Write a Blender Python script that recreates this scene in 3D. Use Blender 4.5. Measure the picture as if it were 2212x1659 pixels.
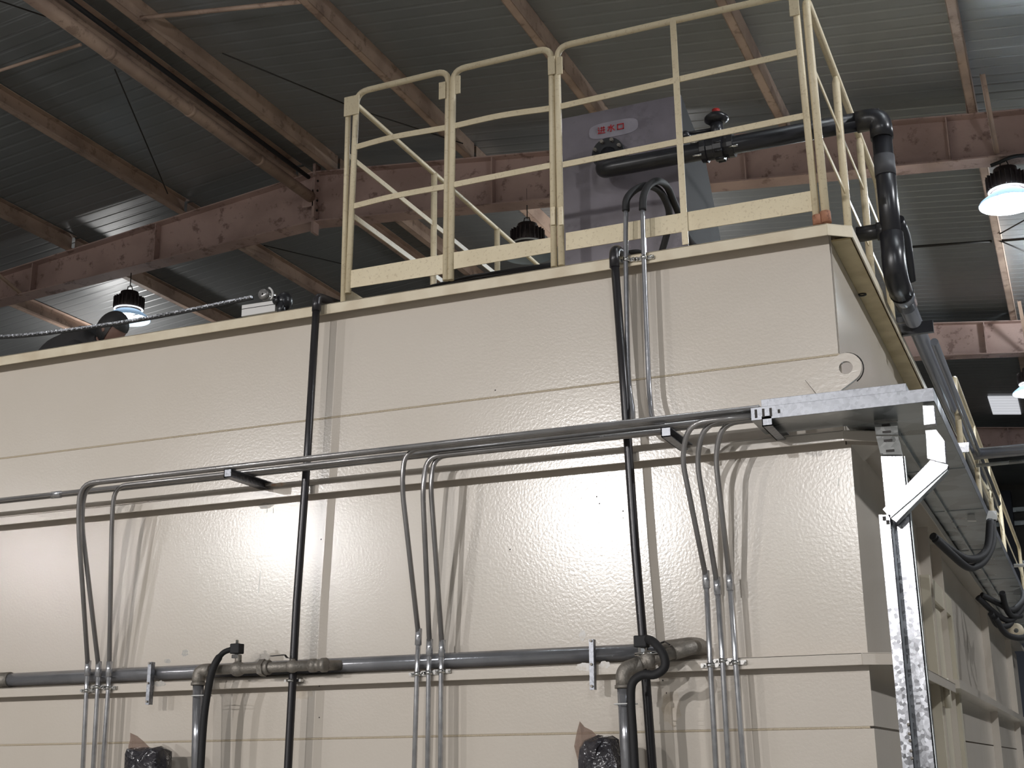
import bpy, math, random
from mathutils import Vector, Matrix
V = Vector
random.seed(7)
scene = bpy.context.scene
for o in list(bpy.data.objects): bpy.data.objects.remove(o)
COL = scene.collection

# ------------------------------------------------------------------ camera
YAW, PIT, ROL, FPX = 0.399306588, 0.280857259, -0.0104224771, 2877.70235
IW, IH = 2212.0, 1659.0
fw = V((-math.sin(YAW)*math.cos(PIT), math.cos(YAW)*math.cos(PIT), math.sin(PIT)))
rt0 = V((math.cos(YAW), math.sin(YAW), 0)); up0 = rt0.cross(fw)
RT = rt0*math.cos(ROL)+up0*math.sin(ROL); UP = -rt0*math.sin(ROL)+up0*math.cos(ROL); FW = fw
CAM = V((0, 0, 1.6))
cd = bpy.data.cameras.new('camera'); cam = bpy.data.objects.new('camera', cd); COL.objects.link(cam)
cd.sensor_width = 36.0; cd.lens = FPX/IW*36.0; cd.clip_end = 200; cd.clip_start = .05
cam.matrix_world = Matrix(((RT.x, UP.x, -FW.x, CAM.x), (RT.y, UP.y, -FW.y, CAM.y), (RT.z, UP.z, -FW.z, CAM.z), (0, 0, 0, 1)))
scene.camera = cam

# ------------------------------------------------------------------ world, exposure, hall lights
w = bpy.data.worlds.new('world'); scene.world = w; w.use_nodes = True
w.node_tree.nodes['Background'].inputs[0].default_value = (.75, .85, 1, 1)
w.node_tree.nodes['Background'].inputs[1].default_value = .05
scene.view_settings.view_transform = 'Standard'; scene.view_settings.look = 'None'
scene.view_settings.exposure = 0.02; scene.view_settings.gamma = 1; scene.view_settings.use_curve_mapping = False

def spot(x, y, z, power, col=(1, .982, .972), size=176, rad=.13):
    l = bpy.data.lights.new('hall_lamp_light', 'SPOT'); l.energy = power; l.color = col
    l.spot_size = math.radians(size); l.spot_blend = .12; l.shadow_soft_size = rad
    o = bpy.data.objects.new('hall_lamp_light', l); COL.objects.link(o); o.location = (x, y, z)
    return o
def point(x, y, z, power, col=(.86, .94, 1), rad=.1):
    l = bpy.data.lights.new('bulb_light', 'POINT'); l.energy = power; l.color = col; l.shadow_soft_size = rad
    o = bpy.data.objects.new('bulb_light', l); COL.objects.link(o); o.location = (x, y, z)
    return o
# the row of high-bay lamps behind the photographer (hung from the rafter at Y=-14)
LROW = [(-3.0, -14, 6.5, 2100), (-8.5, -14, 6.6, 4700), (-16.0, -14, 6.6, 2800), (-23, -14, 6.6, 2000)]
for x, y, z, pw in LROW: spot(x, y, z, pw)
spot(4.5, -9, 6.6, 1000, (.92, .96, 1))
spot(4.8, 5.4, 6.6, 800, (.95, .97, 1)); spot(4.8, 12, 6.6, 600, (.92, .96, 1))
# added unseen fill lights, aimed up to brighten the ceiling
def roof_fill(x, y, power, col=(1, .98, .96)):
    l = bpy.data.lights.new('upward_fill', 'AREA'); l.shape = 'DISK'; l.size = .5; l.energy = power; l.color = col
    o = bpy.data.objects.new('upward_fill', l); COL.objects.link(o); o.location = (x, y, 6.7); o.rotation_euler = (math.pi, 0, 0)
for y in (-1, 5.5, 14.5):
    for x in (-16, -12.2 if y > 10 else -10.5, -4.5): roof_fill(x, y, 30 if y > 10 else 56)
roof_fill(1.5, 5.5, 300, (.9, .96, 1)); roof_fill(1.5, 16, 420, (.88, .96, 1))

def at_y(px, py, Y):
    d = FW*FPX+RT*(px-IW/2)-UP*(py-IH/2); return CAM+d*(Y/d.y)
def at_x(px, py, X):
    d = FW*FPX+RT*(px-IW/2)-UP*(py-IH/2); return CAM+d*(X/d.x)
def at_z(px, py, Z):
    d = FW*FPX+RT*(px-IW/2)-UP*(py-IH/2); return CAM+d*((Z-1.6)/d.z)
def roof_z(x): return 8.13-.11*abs(x+7.42)
def at_roof(px, py, off=0):
    d = FW*FPX+RT*(px-IW/2)-UP*(py-IH/2)
    for s in (1, -1):
        t = (8.13+off-.11*s*7.42-1.6)/(d.z+.11*s*d.x); p = CAM+d*t
        if s*(p.x+7.42) >= 0: return p
    return p

# ------------------------------------------------------------------ materials
def srgb(r, g, b):
    f = lambda c: ((c/255+.055)/1.055)**2.4 if c > 10 else c/255/12.92
    return (f(r), f(g), f(b), 1)
def mat(name, col, rough=.5, metal=0, bump=0, bscale=60, var=0, vscale=3, var_col=None, dirt=0, dscale=8, dcol=None,
        spec=.5, stretch=None, emis=None, estr=0, bdist=.002, coat=0):
    m = bpy.data.materials.new(name); m.use_nodes = True
    nt = m.node_tree; N = nt.nodes; L = nt.links; b = N['Principled BSDF']
    b.inputs['Roughness'].default_value = rough; b.inputs['Metallic'].default_value = metal
    b.inputs['Specular IOR Level'].default_value = spec; b.inputs['Base Color'].default_value = col
    b.inputs['Coat Weight'].default_value = coat
    tc = N.new('ShaderNodeTexCoord'); src = tc.outputs['Object']
    g = N.new('ShaderNodeNewGeometry'); src = g.outputs['Position']
    if stretch:
        mp = N.new('ShaderNodeMapping'); mp.inputs['Scale'].default_value = stretch
        L.new(src, mp.inputs[0]); s2 = mp.outputs[0]
    else: s2 = src
    cur = None
    if var:
        n = N.new('ShaderNodeTexNoise'); n.inputs['Scale'].default_value = vscale; n.inputs['Detail'].default_value = 6
        L.new(s2, n.inputs['Vector'])
        mx = N.new('ShaderNodeMix'); mx.data_type = 'RGBA'
        mx.inputs[6].default_value = col
        mx.inputs[7].default_value = var_col or tuple(c*.7 for c in col[:3])+(1,)
        r = N.new('ShaderNodeValToRGB'); r.color_ramp.elements[0].position = .42; r.color_ramp.elements[1].position = .66
        r.color_ramp.elements[1].color = (var, var, var, 1)
        L.new(n.outputs[0], r.inputs[0]); L.new(r.outputs[0], mx.inputs[0]); cur = mx.outputs[2]
    if dirt:
        n = N.new('ShaderNodeTexNoise'); n.inputs['Scale'].default_value = dscale; n.inputs['Detail'].default_value = 9; n.inputs['Roughness'].default_value = .7
        L.new(s2, n.inputs['Vector'])
        r = N.new('ShaderNodeValToRGB'); r.color_ramp.elements[0].position = .55; r.color_ramp.elements[1].position = .62
        r.color_ramp.elements[1].color = (dirt, dirt, dirt, 1)
        mx = N.new('ShaderNodeMix'); mx.data_type = 'RGBA'; mx.inputs[6].default_value = col
        if cur: L.new(cur, mx.inputs[6])
        mx.inputs[7].default_value = dcol or (.08, .05, .035, 1)
        L.new(n.outputs[0], r.inputs[0]); L.new(r.outputs[0], mx.inputs[0]); cur = mx.outputs[2]
    if cur: L.new(cur, b.inputs['Base Color'])
    if bump:
        n = N.new('ShaderNodeTexNoise'); n.inputs['Scale'].default_value = bscale; n.inputs['Detail'].default_value = 2
        L.new(src, n.inputs['Vector'])
        bp = N.new('ShaderNodeBump'); bp.inputs['Strength'].default_value = bump; bp.inputs['Distance'].default_value = bdist
        L.new(n.outputs[0], bp.inputs['Height']); L.new(bp.outputs[0], b.inputs['Normal'])
    if emis:
        b.inputs['Emission Color'].default_value = emis; b.inputs['Emission Strength'].default_value = estr
    return m
def galvanised(name, base, rough=.35, scale=70, metal=.8, bstr=.15):
    m = bpy.data.materials.new(name); m.use_nodes = True
    nt = m.node_tree; N = nt.nodes; L = nt.links; b = N['Principled BSDF']
    b.inputs['Metallic'].default_value = metal
    g = N.new('ShaderNodeNewGeometry')
    v = N.new('ShaderNodeTexVoronoi'); v.inputs['Scale'].default_value = scale
    L.new(g.outputs['Position'], v.inputs['Vector'])
    r = N.new('ShaderNodeValToRGB'); L.new(v.outputs['Color'], r.inputs[0])
    r.color_ramp.elements[0].color = tuple(c*.38 for c in base[:3])+(1,); r.color_ramp.elements[1].color = base
    L.new(r.outputs[0], b.inputs['Base Color'])
    mr = N.new('ShaderNodeMapRange'); mr.inputs[3].default_value = rough-.06; mr.inputs[4].default_value = rough+.1
    L.new(v.outputs['Color'], mr.inputs[0]); L.new(mr.outputs[0], b.inputs['Roughness'])
    n = N.new('ShaderNodeTexNoise'); n.inputs['Scale'].default_value = 9; L.new(g.outputs['Position'], n.inputs['Vector'])
    bp = N.new('ShaderNodeBump'); bp.inputs['Strength'].default_value = bstr; bp.inputs['Distance'].default_value = .01
    L.new(n.outputs[0], bp.inputs['Height']); L.new(bp.outputs[0], b.inputs['Normal'])
    return m
M_ = {}
M_['paint'] = mat('cream_tank_paint', srgb(196, 187, 176), .2, bump=.16, bscale=75, var=.5, vscale=1.3, var_col=srgb(190, 180, 167), bdist=.0025)
M_['paintflange'] = mat('cream_flange_paint', srgb(206, 194, 170), .4, bump=.15, bscale=90, var=.6, vscale=6, var_col=srgb(180, 162, 134))
M_['weld'] = mat('painted_weld_bead', srgb(182, 168, 146), .5, bump=.8, bscale=160, bdist=.004)
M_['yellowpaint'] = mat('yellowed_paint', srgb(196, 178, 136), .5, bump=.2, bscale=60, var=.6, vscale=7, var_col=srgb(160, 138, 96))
M_['rail'] = mat('cream_rail_paint', srgb(212, 198, 168), .42, bump=.15, bscale=80, dirt=.35, dscale=60, dcol=srgb(150, 124, 94), var=.5, vscale=5, var_col=srgb(196, 180, 148))
M_['rust'] = mat('rusty_primer', srgb(150, 104, 80), .8, dirt=.8, dscale=30, dcol=srgb(90, 56, 40))
M_['primer'] = mat('pink_brown_primer', srgb(182, 156, 148), .6, bump=.4, bscale=22, var=.9, vscale=1.6, var_col=srgb(156, 131, 124), dirt=.75, dscale=5, dcol=srgb(112, 88, 82), bdist=.006)
M_['purlin'] = mat('purlin_primer', srgb(172, 148, 132), .6, var=.9, vscale=2.2, var_col=srgb(138, 116, 104), dirt=.5, dscale=7, dcol=srgb(92, 72, 64), bump=.2, bscale=30)
M_['roof'] = mat('roof_sheet_zinc', srgb(134, 136, 137), .38, metal=.3, var=.7, vscale=.5, var_col=srgb(118, 120, 121), bump=.12, bscale=7, bdist=.01)
M_['dark'] = mat('dark_rod_steel', srgb(46, 42, 40), .6, metal=.3)
M_['conduit'] = mat('zinc_conduit_steel', srgb(150, 150, 154), .3, metal=.95, var=.5, vscale=9, stretch=(1, 1, .3))
M_['conduit_dark'] = mat('dull_conduit_steel', srgb(158, 155, 154), .22, metal=.6, var=.6, vscale=8)
M_['bright'] = mat('bright_zinc_conduit', srgb(204, 204, 207), .22, metal=.75, var=.4, vscale=30, var_col=srgb(150, 150, 155))
M_['pipe'] = mat('galvanised_water_pipe', srgb(158, 158, 162), .2, metal=.65, bump=.2, bscale=50, var=.6, vscale=8)
M_['fitting'] = mat('cast_iron_fitting', srgb(140, 134, 126), .55, metal=.6, bump=.7, bscale=90, var=.7, vscale=20, bdist=.003)
M_['chrome'] = mat('polished_steel', srgb(215, 214, 212), .15, metal=1)
M_['galv'] = galvanised('galvanised_sheet', (.55, .56, .6, 1), .25, 75, .92)
M_['galvlip'] = galvanised('galvanised_lip', (.34, .35, .38, 1), .4, 85, .8, .25)
M_['galvtop'] = galvanised('crumpled_galvanised', (.72, .72, .7, 1), .3, 40, .45, .6)
M_['galvdull'] = galvanised('dull_galvanised_sheet', (.5, .53, .54, 1), .3, 8, .85, .1)
M_['black'] = mat('black_pvc', srgb(36, 36, 40), .3, var=.4, vscale=6)
M_['blackpipe'] = mat('black_painted_pipe', srgb(46, 44, 46), .3, metal=.3)
M_['rubber'] = mat('black_rubber_hose', srgb(24, 23, 25), .7, bump=.3, bscale=120)
M_['tape'] = mat('grey_tape', srgb(64, 64, 68), .6)
M_['clear'] = mat('clear_pvc', srgb(130, 132, 138), .12, metal=.25, spec=.8)
M_['white'] = mat('white_plastic', srgb(214, 214, 212), .4)
M_['alu'] = mat('anodised_aluminium', srgb(196, 194, 192), .5, metal=.2, bump=.2, bscale=60)
M_['box'] = mat('grey_dosing_tank', srgb(122, 116, 124), .45, var=.8, vscale=3, var_col=srgb(98, 92, 99), dirt=.35, dscale=4, dcol=srgb(70, 64, 68), bump=.1, bscale=30)
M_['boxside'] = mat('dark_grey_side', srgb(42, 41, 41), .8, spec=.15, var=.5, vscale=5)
M_['sticker'] = mat('pale_sticker_backing', srgb(150, 145, 154), .35, var=.7, vscale=12, var_col=srgb(130, 125, 134))
M_['red'] = mat('red_lettering', srgb(170, 22, 34), .5)
M_['redplastic'] = mat('red_plastic', srgb(150, 34, 30), .45)
M_['bag'] = mat('black_wrapping', srgb(48, 46, 50), .18, bump=.9, bscale=26, bdist=.02, var=.5, vscale=14, var_col=srgb(88, 84, 86))
M_['hair'] = mat('black_hair', srgb(22, 20, 20), .6, bump=.5, bscale=150)
M_['skin'] = mat('skin', srgb(104, 78, 68), .6)
M_['cloth'] = mat('dark_clothing', srgb(34, 32, 33), .85, bump=.4, bscale=40)
M_['heat'] = mat('lamp_heat_sink', srgb(74, 66, 66), .5, metal=.5)
M_['ground'] = mat('concrete_floor', srgb(150, 148, 142), .5, var=.6, vscale=.6)
M_['wall'] = mat('hall_wall_sheet', srgb(86, 84, 82), .6, metal=.1, var=.6, vscale=1.2)
M_['wallblue'] = mat('blue_steel_column', srgb(42, 48, 64), .5)
M_['door'] = mat('cream_door_paint', srgb(186, 178, 160), .35, bump=.15, bscale=70)
M_['bulb'] = mat('lit_bulb', (1, 1, 1, 1), .5, emis=(.86, .94, 1, 1), estr=22)
M_['ring'] = mat('lit_ring', (1, 1, 1, 1), .5, emis=(.9, .95, 1, 1), estr=1.0)
M_['glow'] = mat('lamp_reflection_glow', (.7, .7, .72, 1), .5, emis=(.92, .94, 1, 1), estr=.55)  # emission stands in for lamp light reflected off the roof sheet
M_['smudge'] = mat('grey_smudge', srgb(158, 154, 148), .35, var=.9, vscale=60, var_col=srgb(182, 174, 162))
M_['stain'] = mat('brown_stain', srgb(176, 162, 144), .3, var=1, vscale=22, var_col=srgb(194, 183, 168))
M_['orange'] = mat('rust_patch', srgb(190, 140, 108), .6, var=1, vscale=30, var_col=srgb(196, 182, 164))
M_['chalk'] = mat('white_chalk', srgb(236, 234, 228), .8)
M_['chalk2'] = mat('pale_smudge', srgb(206, 202, 198), .4, var=.9, vscale=50, var_col=srgb(190, 180, 166))
def shade_mat():
    m = bpy.data.materials.new('prismatic_reflector'); m.use_nodes = True
    nt = m.node_tree; N = nt.nodes; L = nt.links; b = N['Principled BSDF']
    b.inputs['Base Color'].default_value = (.5, .56, .6, 1); b.inputs['Roughness'].default_value = .25
    t = N.new('ShaderNodeBsdfTranslucent'); t.inputs[0].default_value = (.4, .47, .54, 1)
    mx = N.new('ShaderNodeMixShader'); mx.inputs[0].default_value = .5
    L.new(b.outputs[0], mx.inputs[1]); L.new(t.outputs[0], mx.inputs[2]); L.new(mx.outputs[0], N['Material Output'].inputs[0])
    return m
M_['shade'] = shade_mat()
def bag_mat():
    m = bpy.data.materials.new('thin_clear_plastic'); m.use_nodes = True
    nt = m.node_tree; N = nt.nodes; L = nt.links; b = N['Principled BSDF']
    b.inputs['Base Color'].default_value = srgb(150, 130, 120); b.inputs['Roughness'].default_value = .15
    g = N.new('ShaderNodeNewGeometry'); n = N.new('ShaderNodeTexNoise'); n.inputs['Scale'].default_value = 40; L.new(g.outputs['Position'], n.inputs['Vector'])
    bp = N.new('ShaderNodeBump'); bp.inputs['Strength'].default_value = .8; bp.inputs['Distance'].default_value = .01
    L.new(n.outputs[0], bp.inputs['Height']); L.new(bp.outputs[0], b.inputs['Normal'])
    t = N.new('ShaderNodeBsdfTransparent'); t.inputs[0].default_value = (.8, .74, .7, 1)
    mx = N.new('ShaderNodeMixShader'); mx.inputs[0].default_value = .5
    L.new(b.outputs[0], mx.inputs[1]); L.new(t.outputs[0], mx.inputs[2]); L.new(mx.outputs[0], N['Material Output'].inputs[0])
    return m
M_['plastic'] = bag_mat()

# ------------------------------------------------------------------ mesh helpers
class MB:
    def __init__(s): s.v = []; s.f = []; s.sm = []
    def add(s, vs, fs, smooth=False):
        n = len(s.v); s.v += [V(p) for p in vs]; s.f += [tuple(i+n for i in f) for f in fs]; s.sm += [smooth]*len(fs); return s
    def box(s, a, b):
        x0, y0, z0 = a; x1, y1, z1 = b
        return s.add([(x0, y0, z0), (x1, y0, z0), (x1, y1, z0), (x0, y1, z0), (x0, y0, z1), (x1, y0, z1), (x1, y1, z1), (x0, y1, z1)],
                     [(0, 3, 2, 1), (4, 5, 6, 7), (0, 1, 5, 4), (1, 2, 6, 5), (2, 3, 7, 6), (3, 0, 4, 7)])
    def prism(s, poly, d):
        n = len(poly); d = V(d); P = [V(p) for p in poly]
        return s.add(P+[p+d for p in P], [tuple(range(n))[::-1], tuple(range(n, 2*n))]+[(i, (i+1) % n, n+(i+1) % n, n+i) for i in range(n)])
    def tube(s, path, r, n=10, caps=True, smooth=True):
        P = [V(p) for p in path]; rs = r if isinstance(r, (list, tuple)) else [r]*len(P)
        t = (P[1]-P[0]).normalized(); a = t.orthogonal().normalized(); vs = []; fs = []
        for i, p in enumerate(P):
            t = (P[min(i+1, len(P)-1)]-P[max(i-1, 0)]).normalized()
            a = (a-t*a.dot(t)).normalized(); b = t.cross(a)
            for k in range(n):
                q = 2*math.pi*k/n; vs.append(p+(a*math.cos(q)+b*math.sin(q))*rs[i])
        for i in range(len(P)-1):
            for k in range(n):
                fs.append((i*n+k, i*n+(k+1) % n, (i+1)*n+(k+1) % n, (i+1)*n+k))
        s.add(vs, fs, smooth)
        if caps:
            m = len(s.v)-len(vs); s.f += [tuple(m+k for k in range(n))[::-1], tuple(m+(len(P)-1)*n+k for k in range(n))]; s.sm += [False]*2
        return s
    def cyl(s, a, b, r, n=16, smooth=True): return s.tube([a, b], r, n, True, smooth)
    def bar(s, a, b, w, h, upv=(0, 0, 1)):
        a = V(a); b = V(b); t = (b-a).normalized(); u = V(upv); u = (u-t*u.dot(t)).normalized(); r = t.cross(u)
        c = [r*w/2+u*h/2, -r*w/2+u*h/2, -r*w/2-u*h/2, r*w/2-u*h/2]
        return s.add([a+k for k in c]+[b+k for k in c], [(0, 1, 2, 3), (7, 6, 5, 4)]+[(i, i+4, (i+1) % 4+4, (i+1) % 4) for i in range(4)])
    def strip(s, pts, w, h, upv=(0, 0, 1)):      # flat bar following several points
        P = [V(p) for p in pts]; vs = []; fs = []
        for i, p in enumerate(P):
            t = (P[min(i+1, len(P)-1)]-P[max(i-1, 0)]).normalized(); u = V(upv); u = (u-t*u.dot(t)).normalized(); r = t.cross(u)
            vs += [p+r*w/2+u*h/2, p-r*w/2+u*h/2, p-r*w/2-u*h/2, p+r*w/2-u*h/2]
        for i in range(len(P)-1):
            for k in range(4): fs.append((i*4+k, i*4+k+4, i*4+(k+1) % 4+4, i*4+(k+1) % 4))
        fs += [(0, 1, 2, 3), tuple(len(vs)-4+k for k in (3, 2, 1, 0))]
        return s.add(vs, fs)
    def lathe(s, base, prof, axis=(0, 0, 1), n=24, smooth=True):
        base = V(base); ax = V(axis).normalized(); a = ax.orthogonal().normalized(); b = ax.cross(a); vs = []; fs = []
        for r, h in prof:
            for k in range(n):
                q = 2*math.pi*k/n; vs.append(base+ax*h+(a*math.cos(q)+b*math.sin(q))*r)
        for i in range(len(prof)-1):
            for k in range(n): fs.append((i*n+k, i*n+(k+1) % n, (i+1)*n+(k+1) % n, (i+1)*n+k))
        return s.add(vs, fs, smooth)
    def ball(s, c, r, n=12, m=8, sc=(1, 1, 1), jit=0):
        c = V(c); vs = []; fs = []
        for i in range(m+1):
            th = math.pi*i/m
            for k in range(n):
                q = 2*math.pi*k/n; j = 1+random.uniform(-jit, jit)
                vs.append(c+V((math.sin(th)*math.cos(q)*sc[0], math.sin(th)*math.sin(q)*sc[1], math.cos(th)*sc[2]))*r*j)
        for i in range(m):
            for k in range(n): fs.append((i*n+k, (i+1)*n+k, (i+1)*n+(k+1) % n, i*n+(k+1) % n))
        return s.add(vs, fs, jit == 0)
def origin(o):
    p = V((0, 0, 0))
    while o: p += o.location; o = o.parent
    return p
def thing(name, label, cat, loc=(0, 0, 0), group=None):
    o = bpy.data.objects.new(name, None); COL.objects.link(o); o.location = loc; o.empty_display_size = .1
    o['label'] = label; o['category'] = cat
    if group: o['group'] = group
    return o
def part(name, mb, m, parent=None, label=None, kind=None, bevel=0):
    me = bpy.data.meshes.new(name); off = origin(parent) if parent else V((0, 0, 0))
    loc = V((0, 0, 0))
    if not parent:
        lo = V([min(p[i] for p in mb.v) for i in range(3)]); hi = V([max(p[i] for p in mb.v) for i in range(3)])
        loc = V(((lo.x+hi.x)/2, (lo.y+hi.y)/2, lo.z)); off = loc
    me.from_pydata([p-off for p in mb.v], [], mb.f); me.update()
    for i, pl in enumerate(me.polygons): pl.use_smooth = mb.sm[i]
    me.materials.append(M_[m])
    o = bpy.data.objects.new(name, me); COL.objects.link(o)
    if parent: o.parent = parent
    else: o.location = loc
    if label: o['label'] = label
    if kind: o['kind'] = kind
    if bevel:
        b = o.modifiers.new('bevel', 'BEVEL'); b.width = bevel; b.segments = 2; b.limit_method = 'ANGLE'
    import bmesh
    bm = bmesh.new(); bm.from_mesh(me); bmesh.ops.recalc_face_normals(bm, faces=bm.faces); bm.to_mesh(me); bm.free()
    return o
def single(name, mb, m, label, cat, group=None, bevel=0):
    o = part(name, mb, m, None, label, None, bevel); o['category'] = cat
    if group: o['group'] = group
    return o
def struct(name, mb, m, bevel=0): return part(name, mb, m, None, None, 'structure', bevel)
def smooth_path(P, k=8):
    P = [V(p) for p in P]; Q = [P[0]+(P[0]-P[1])]+P+[P[-1]+(P[-1]-P[-2])]; out = []
    for i in range(1, len(Q)-2):
        for j in range(k):
            t = j/k; a, b, c, d = Q[i-1:i+3]
            out.append(.5*((2*b)+(c-a)*t+(2*a-5*b+4*c-d)*t*t+(3*b-a-3*c+d)*t**3))
    return out+[P[-1]]
def fillet(P, r, k=6):
    P = [V(p) for p in P]; out = [P[0]]
    for i in range(1, len(P)-1):
        a = P[i-1]-P[i]; b = P[i+1]-P[i]
        if a.normalized().angle(-b.normalized()) < .03: out.append(P[i]); continue
        d = min(r, a.length*.48, b.length*.48); A = P[i]+a.normalized()*d; B = P[i]+b.normalized()*d
        for j in range(k+1):
            t = j/k; out.append(A*(1-t)**2+P[i]*2*t*(1-t)+B*t*t)
    return out+[P[-1]]

# ================================================================== SETTING
struct('floor', MB().box((-26, -19, -.2), (10, 32, 0)), 'ground')
# ceiling: ribbed zinc sheets in two slopes
def roof_mesh():
    mb = MB(); ys = []; y = -19.0; P = .17
    while y < 31.6:
        ys += [(y, 0), (y+.12, 0), (y+.135, .004), (y+.155, .004)]; y += P
    for x0, x1 in ((-26, -7.42), (-7.42, 10)):
        vs = []; fs = []
        for y, h in ys:
            for x in (x0, x1): vs.append((x, y, roof_z(x)+.2+h))
        for i in range(len(ys)-1): fs.append((2*i, 2*i+1, 2*i+3, 2*i+2))
        mb.add(vs, fs)
    return mb
struct('ceiling', roof_mesh(), 'roof')
struct('wall_back', MB().prism([(-26, 31.6, 0), (10, 31.6, 0), (10, 31.6, roof_z(10)+.2), (-7.42, 31.6, 8.33), (-26, 31.6, roof_z(-26)+.2)], (0, .2, 0)), 'wall')
struct('wall_left', MB().box((-26.2, -19, 0), (-26, 31.6, 6.3)), 'wall')
struct('wall_right', MB().box((10, -19, 0), (10.2, 31.6, 6.4)), 'wall')
struct('wall_front', MB().prism([(-26, -19.2, 0), (10, -19.2, 0), (10, -19.2, roof_z(10)+.2), (-7.42, -19.2, 8.33), (-26, -19.2, roof_z(-26)+.2)], (0, .2, 0)), 'wall')

# rafters (tapered welded I-beams)
def rafter(Y, label, stiff, x0=-15.5, x1=4.5):
    t = thing('rafter', label, 'beam', (-7.42, Y, 8.13), 'sloping roof rafters')
    R = -7.42
    def dep(x): return .6-.022*(x-R) if x > R else .6-.053*(R-x)
    A = [(x0, roof_z(x0)), (R, 8.13), (x1, roof_z(x1))]
    top = MB(); bot = MB(); web = MB()
    for (xa, za), (xb, zb) in zip(A[:-1], A[1:]):
        top.prism([(xa, Y-.11, za), (xb, Y-.11, zb), (xb, Y-.11, zb-.014), (xa, Y-.11, za-.014)], (0, .22, 0))
        a, b = za-dep(xa), zb-dep(xb)
        bot.prism([(xa, Y-.11, a), (xb, Y-.11, b), (xb, Y-.11, b-.014), (xa, Y-.11, a-.014)], (0, .22, 0))
        web.prism([(xa, Y-.005, za-.014), (xb, Y-.005, zb-.014), (xb, Y-.005, b), (xa, Y-.005, a)], (0, .01, 0))
    part('web', web, 'primer', t); part('top_flange', top, 'primer', t); part('bottom_flange', bot, 'primer', t)
    for x in stiff:
        z = roof_z(x)
        part('stiffener', MB().prism([(x-.006, Y-.1, z-.015), (x+.006, Y-.1, z-.015), (x+.006, Y-.1, z-dep(x)), (x-.006, Y-.1, z-dep(x))], (0, .095, 0)), 'primer', t)
    # bolted ridge joint
    z = 8.12; pl = part('ridge_plate', MB().box((R-.016, Y-.12, z-.74), (R+.016, Y-.005, z+.1)), 'primer', t)
    for k in range(5):
        part('bolt', MB().cyl((R-.03, Y-.07, z-.1-.12*k), (R+.03, Y-.07, z-.1-.12*k), .014, 6, False), 'dark', pl)
    return t
sx = [at_y(p, q, 12).x for p, q in ((345, 530), (1070, 400), (1405, 380), (1612, 330), (2050, 310))]
rafter(12, 'nearest pink-brown rafter crossing the picture behind the guard gates', sx+[-11.45, 1.2])
rafter(18.5, 'middle rafter, right of the black pipe and below the lit lamp', [at_y(2130, 740, 18.5).x, -4.5, -9.5, 1.3])
rafter(25, 'farthest rafter, seen just above the steel pipe at the right edge', [at_y(2180, 950, 25).x, -5, -10])

# purlins
PX = [-12.62, -10.92, -9.26, -7.72, -7.17, -5.47, -3.77, -2.07, -.35, 1.36]
PN = ['fourth purlin left of the ridge', 'third purlin left of the ridge', 'second purlin left of the ridge', 'dark purlin just left of the ridge',
      'purlin just right of the ridge', 'second purlin right of the ridge', 'third purlin right of the ridge', 'fourth purlin right of the ridge',
      'fifth purlin right of the ridge', 'sixth purlin right of the ridge']
def purlin(x, y0, y1, label):
    z = roof_z(x)+.003; s = 1 if x > -7.4 else -1          # web on the outer side
    mb = MB(); xw = x; t = .006; h = .195; b = .075
    mb.box((xw-t/2, y0, z), (xw+t/2, y1, z+h))
    xs = sorted((xw, xw-s*b)); mb.box((xs[0], y0, z), (xs[1], y1, z+t)); mb.box((xs[0], y0, z+h-t), (xs[1], y1, z+h))
    xl = xw-s*b; mb.box((xl-t/2, y0, z), (xl+t/2, y1, z+.02))
    o = single('purlin', mb, 'purlin', label, 'beam', 'roof purlins')
    return o
for x, n in zip(PX, PN):
    purlin(x, 5.6, 11.97, n+', nearest bay, in front of the first rafter')
for i in (0, 1, 2, 3, 4, 5, 8, 9):
    purlin(PX[i], 12.03, 18.47, PN[i]+', in the bay behind the first rafter')
for i in (8, 9): purlin(PX[i], 18.53, 24.97, PN[i]+', in the bay behind the middle rafter')
# purlin seat cleats on the first rafter
for i in range(4, 9):
    x = PX[i]; single('purlin_cleat', MB().box((x-.09, 11.9, roof_z(x)-.0), (x-.082, 12.1, roof_z(x)+.16)).box((x-.09, 11.9, roof_z(x)), (x-.01, 12.1, roof_z(x)+.006)), 'primer',
                      'small angle cleat where the %s meets the first rafter' % PN[i].replace('purlin', 'roof beam'), 'bracket', 'purlin cleats')
# ridge tube
a, b = V((-7.45, 5.6, 7.81)), V((-7.45, 11.88, 7.81))
t = thing('ridge_tube', 'round brown tie tube running under the ridge to the first rafter', 'tube', (-7.45, 11.88, 7.81))
part('tube', MB().cyl(a, b, .062, 18), 'purlin', t); part('end_plate', MB().box((-7.56, 11.88, 7.7), (-7.42, 11.895, 7.9)), 'primer', t)
for k, yy in enumerate((8.4, 9.6, 10.8)):
    part('collar', MB().cyl((-7.45, yy, 7.81), (-7.45, yy+.05, 7.81), .066, 18), 'purlin', t)
bx = at_z(392, 180, 8.05).x
single('recess_shade', MB().cyl((bx, 5.6, 8.05), (bx, 11.86, 8.05), .024, 12), 'rubber', 'straight dark shade of the recess just right of the brown ridge tube, added as a black tube', 'tube')  # added black tube, stands in for the shade in the purlin recess
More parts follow.
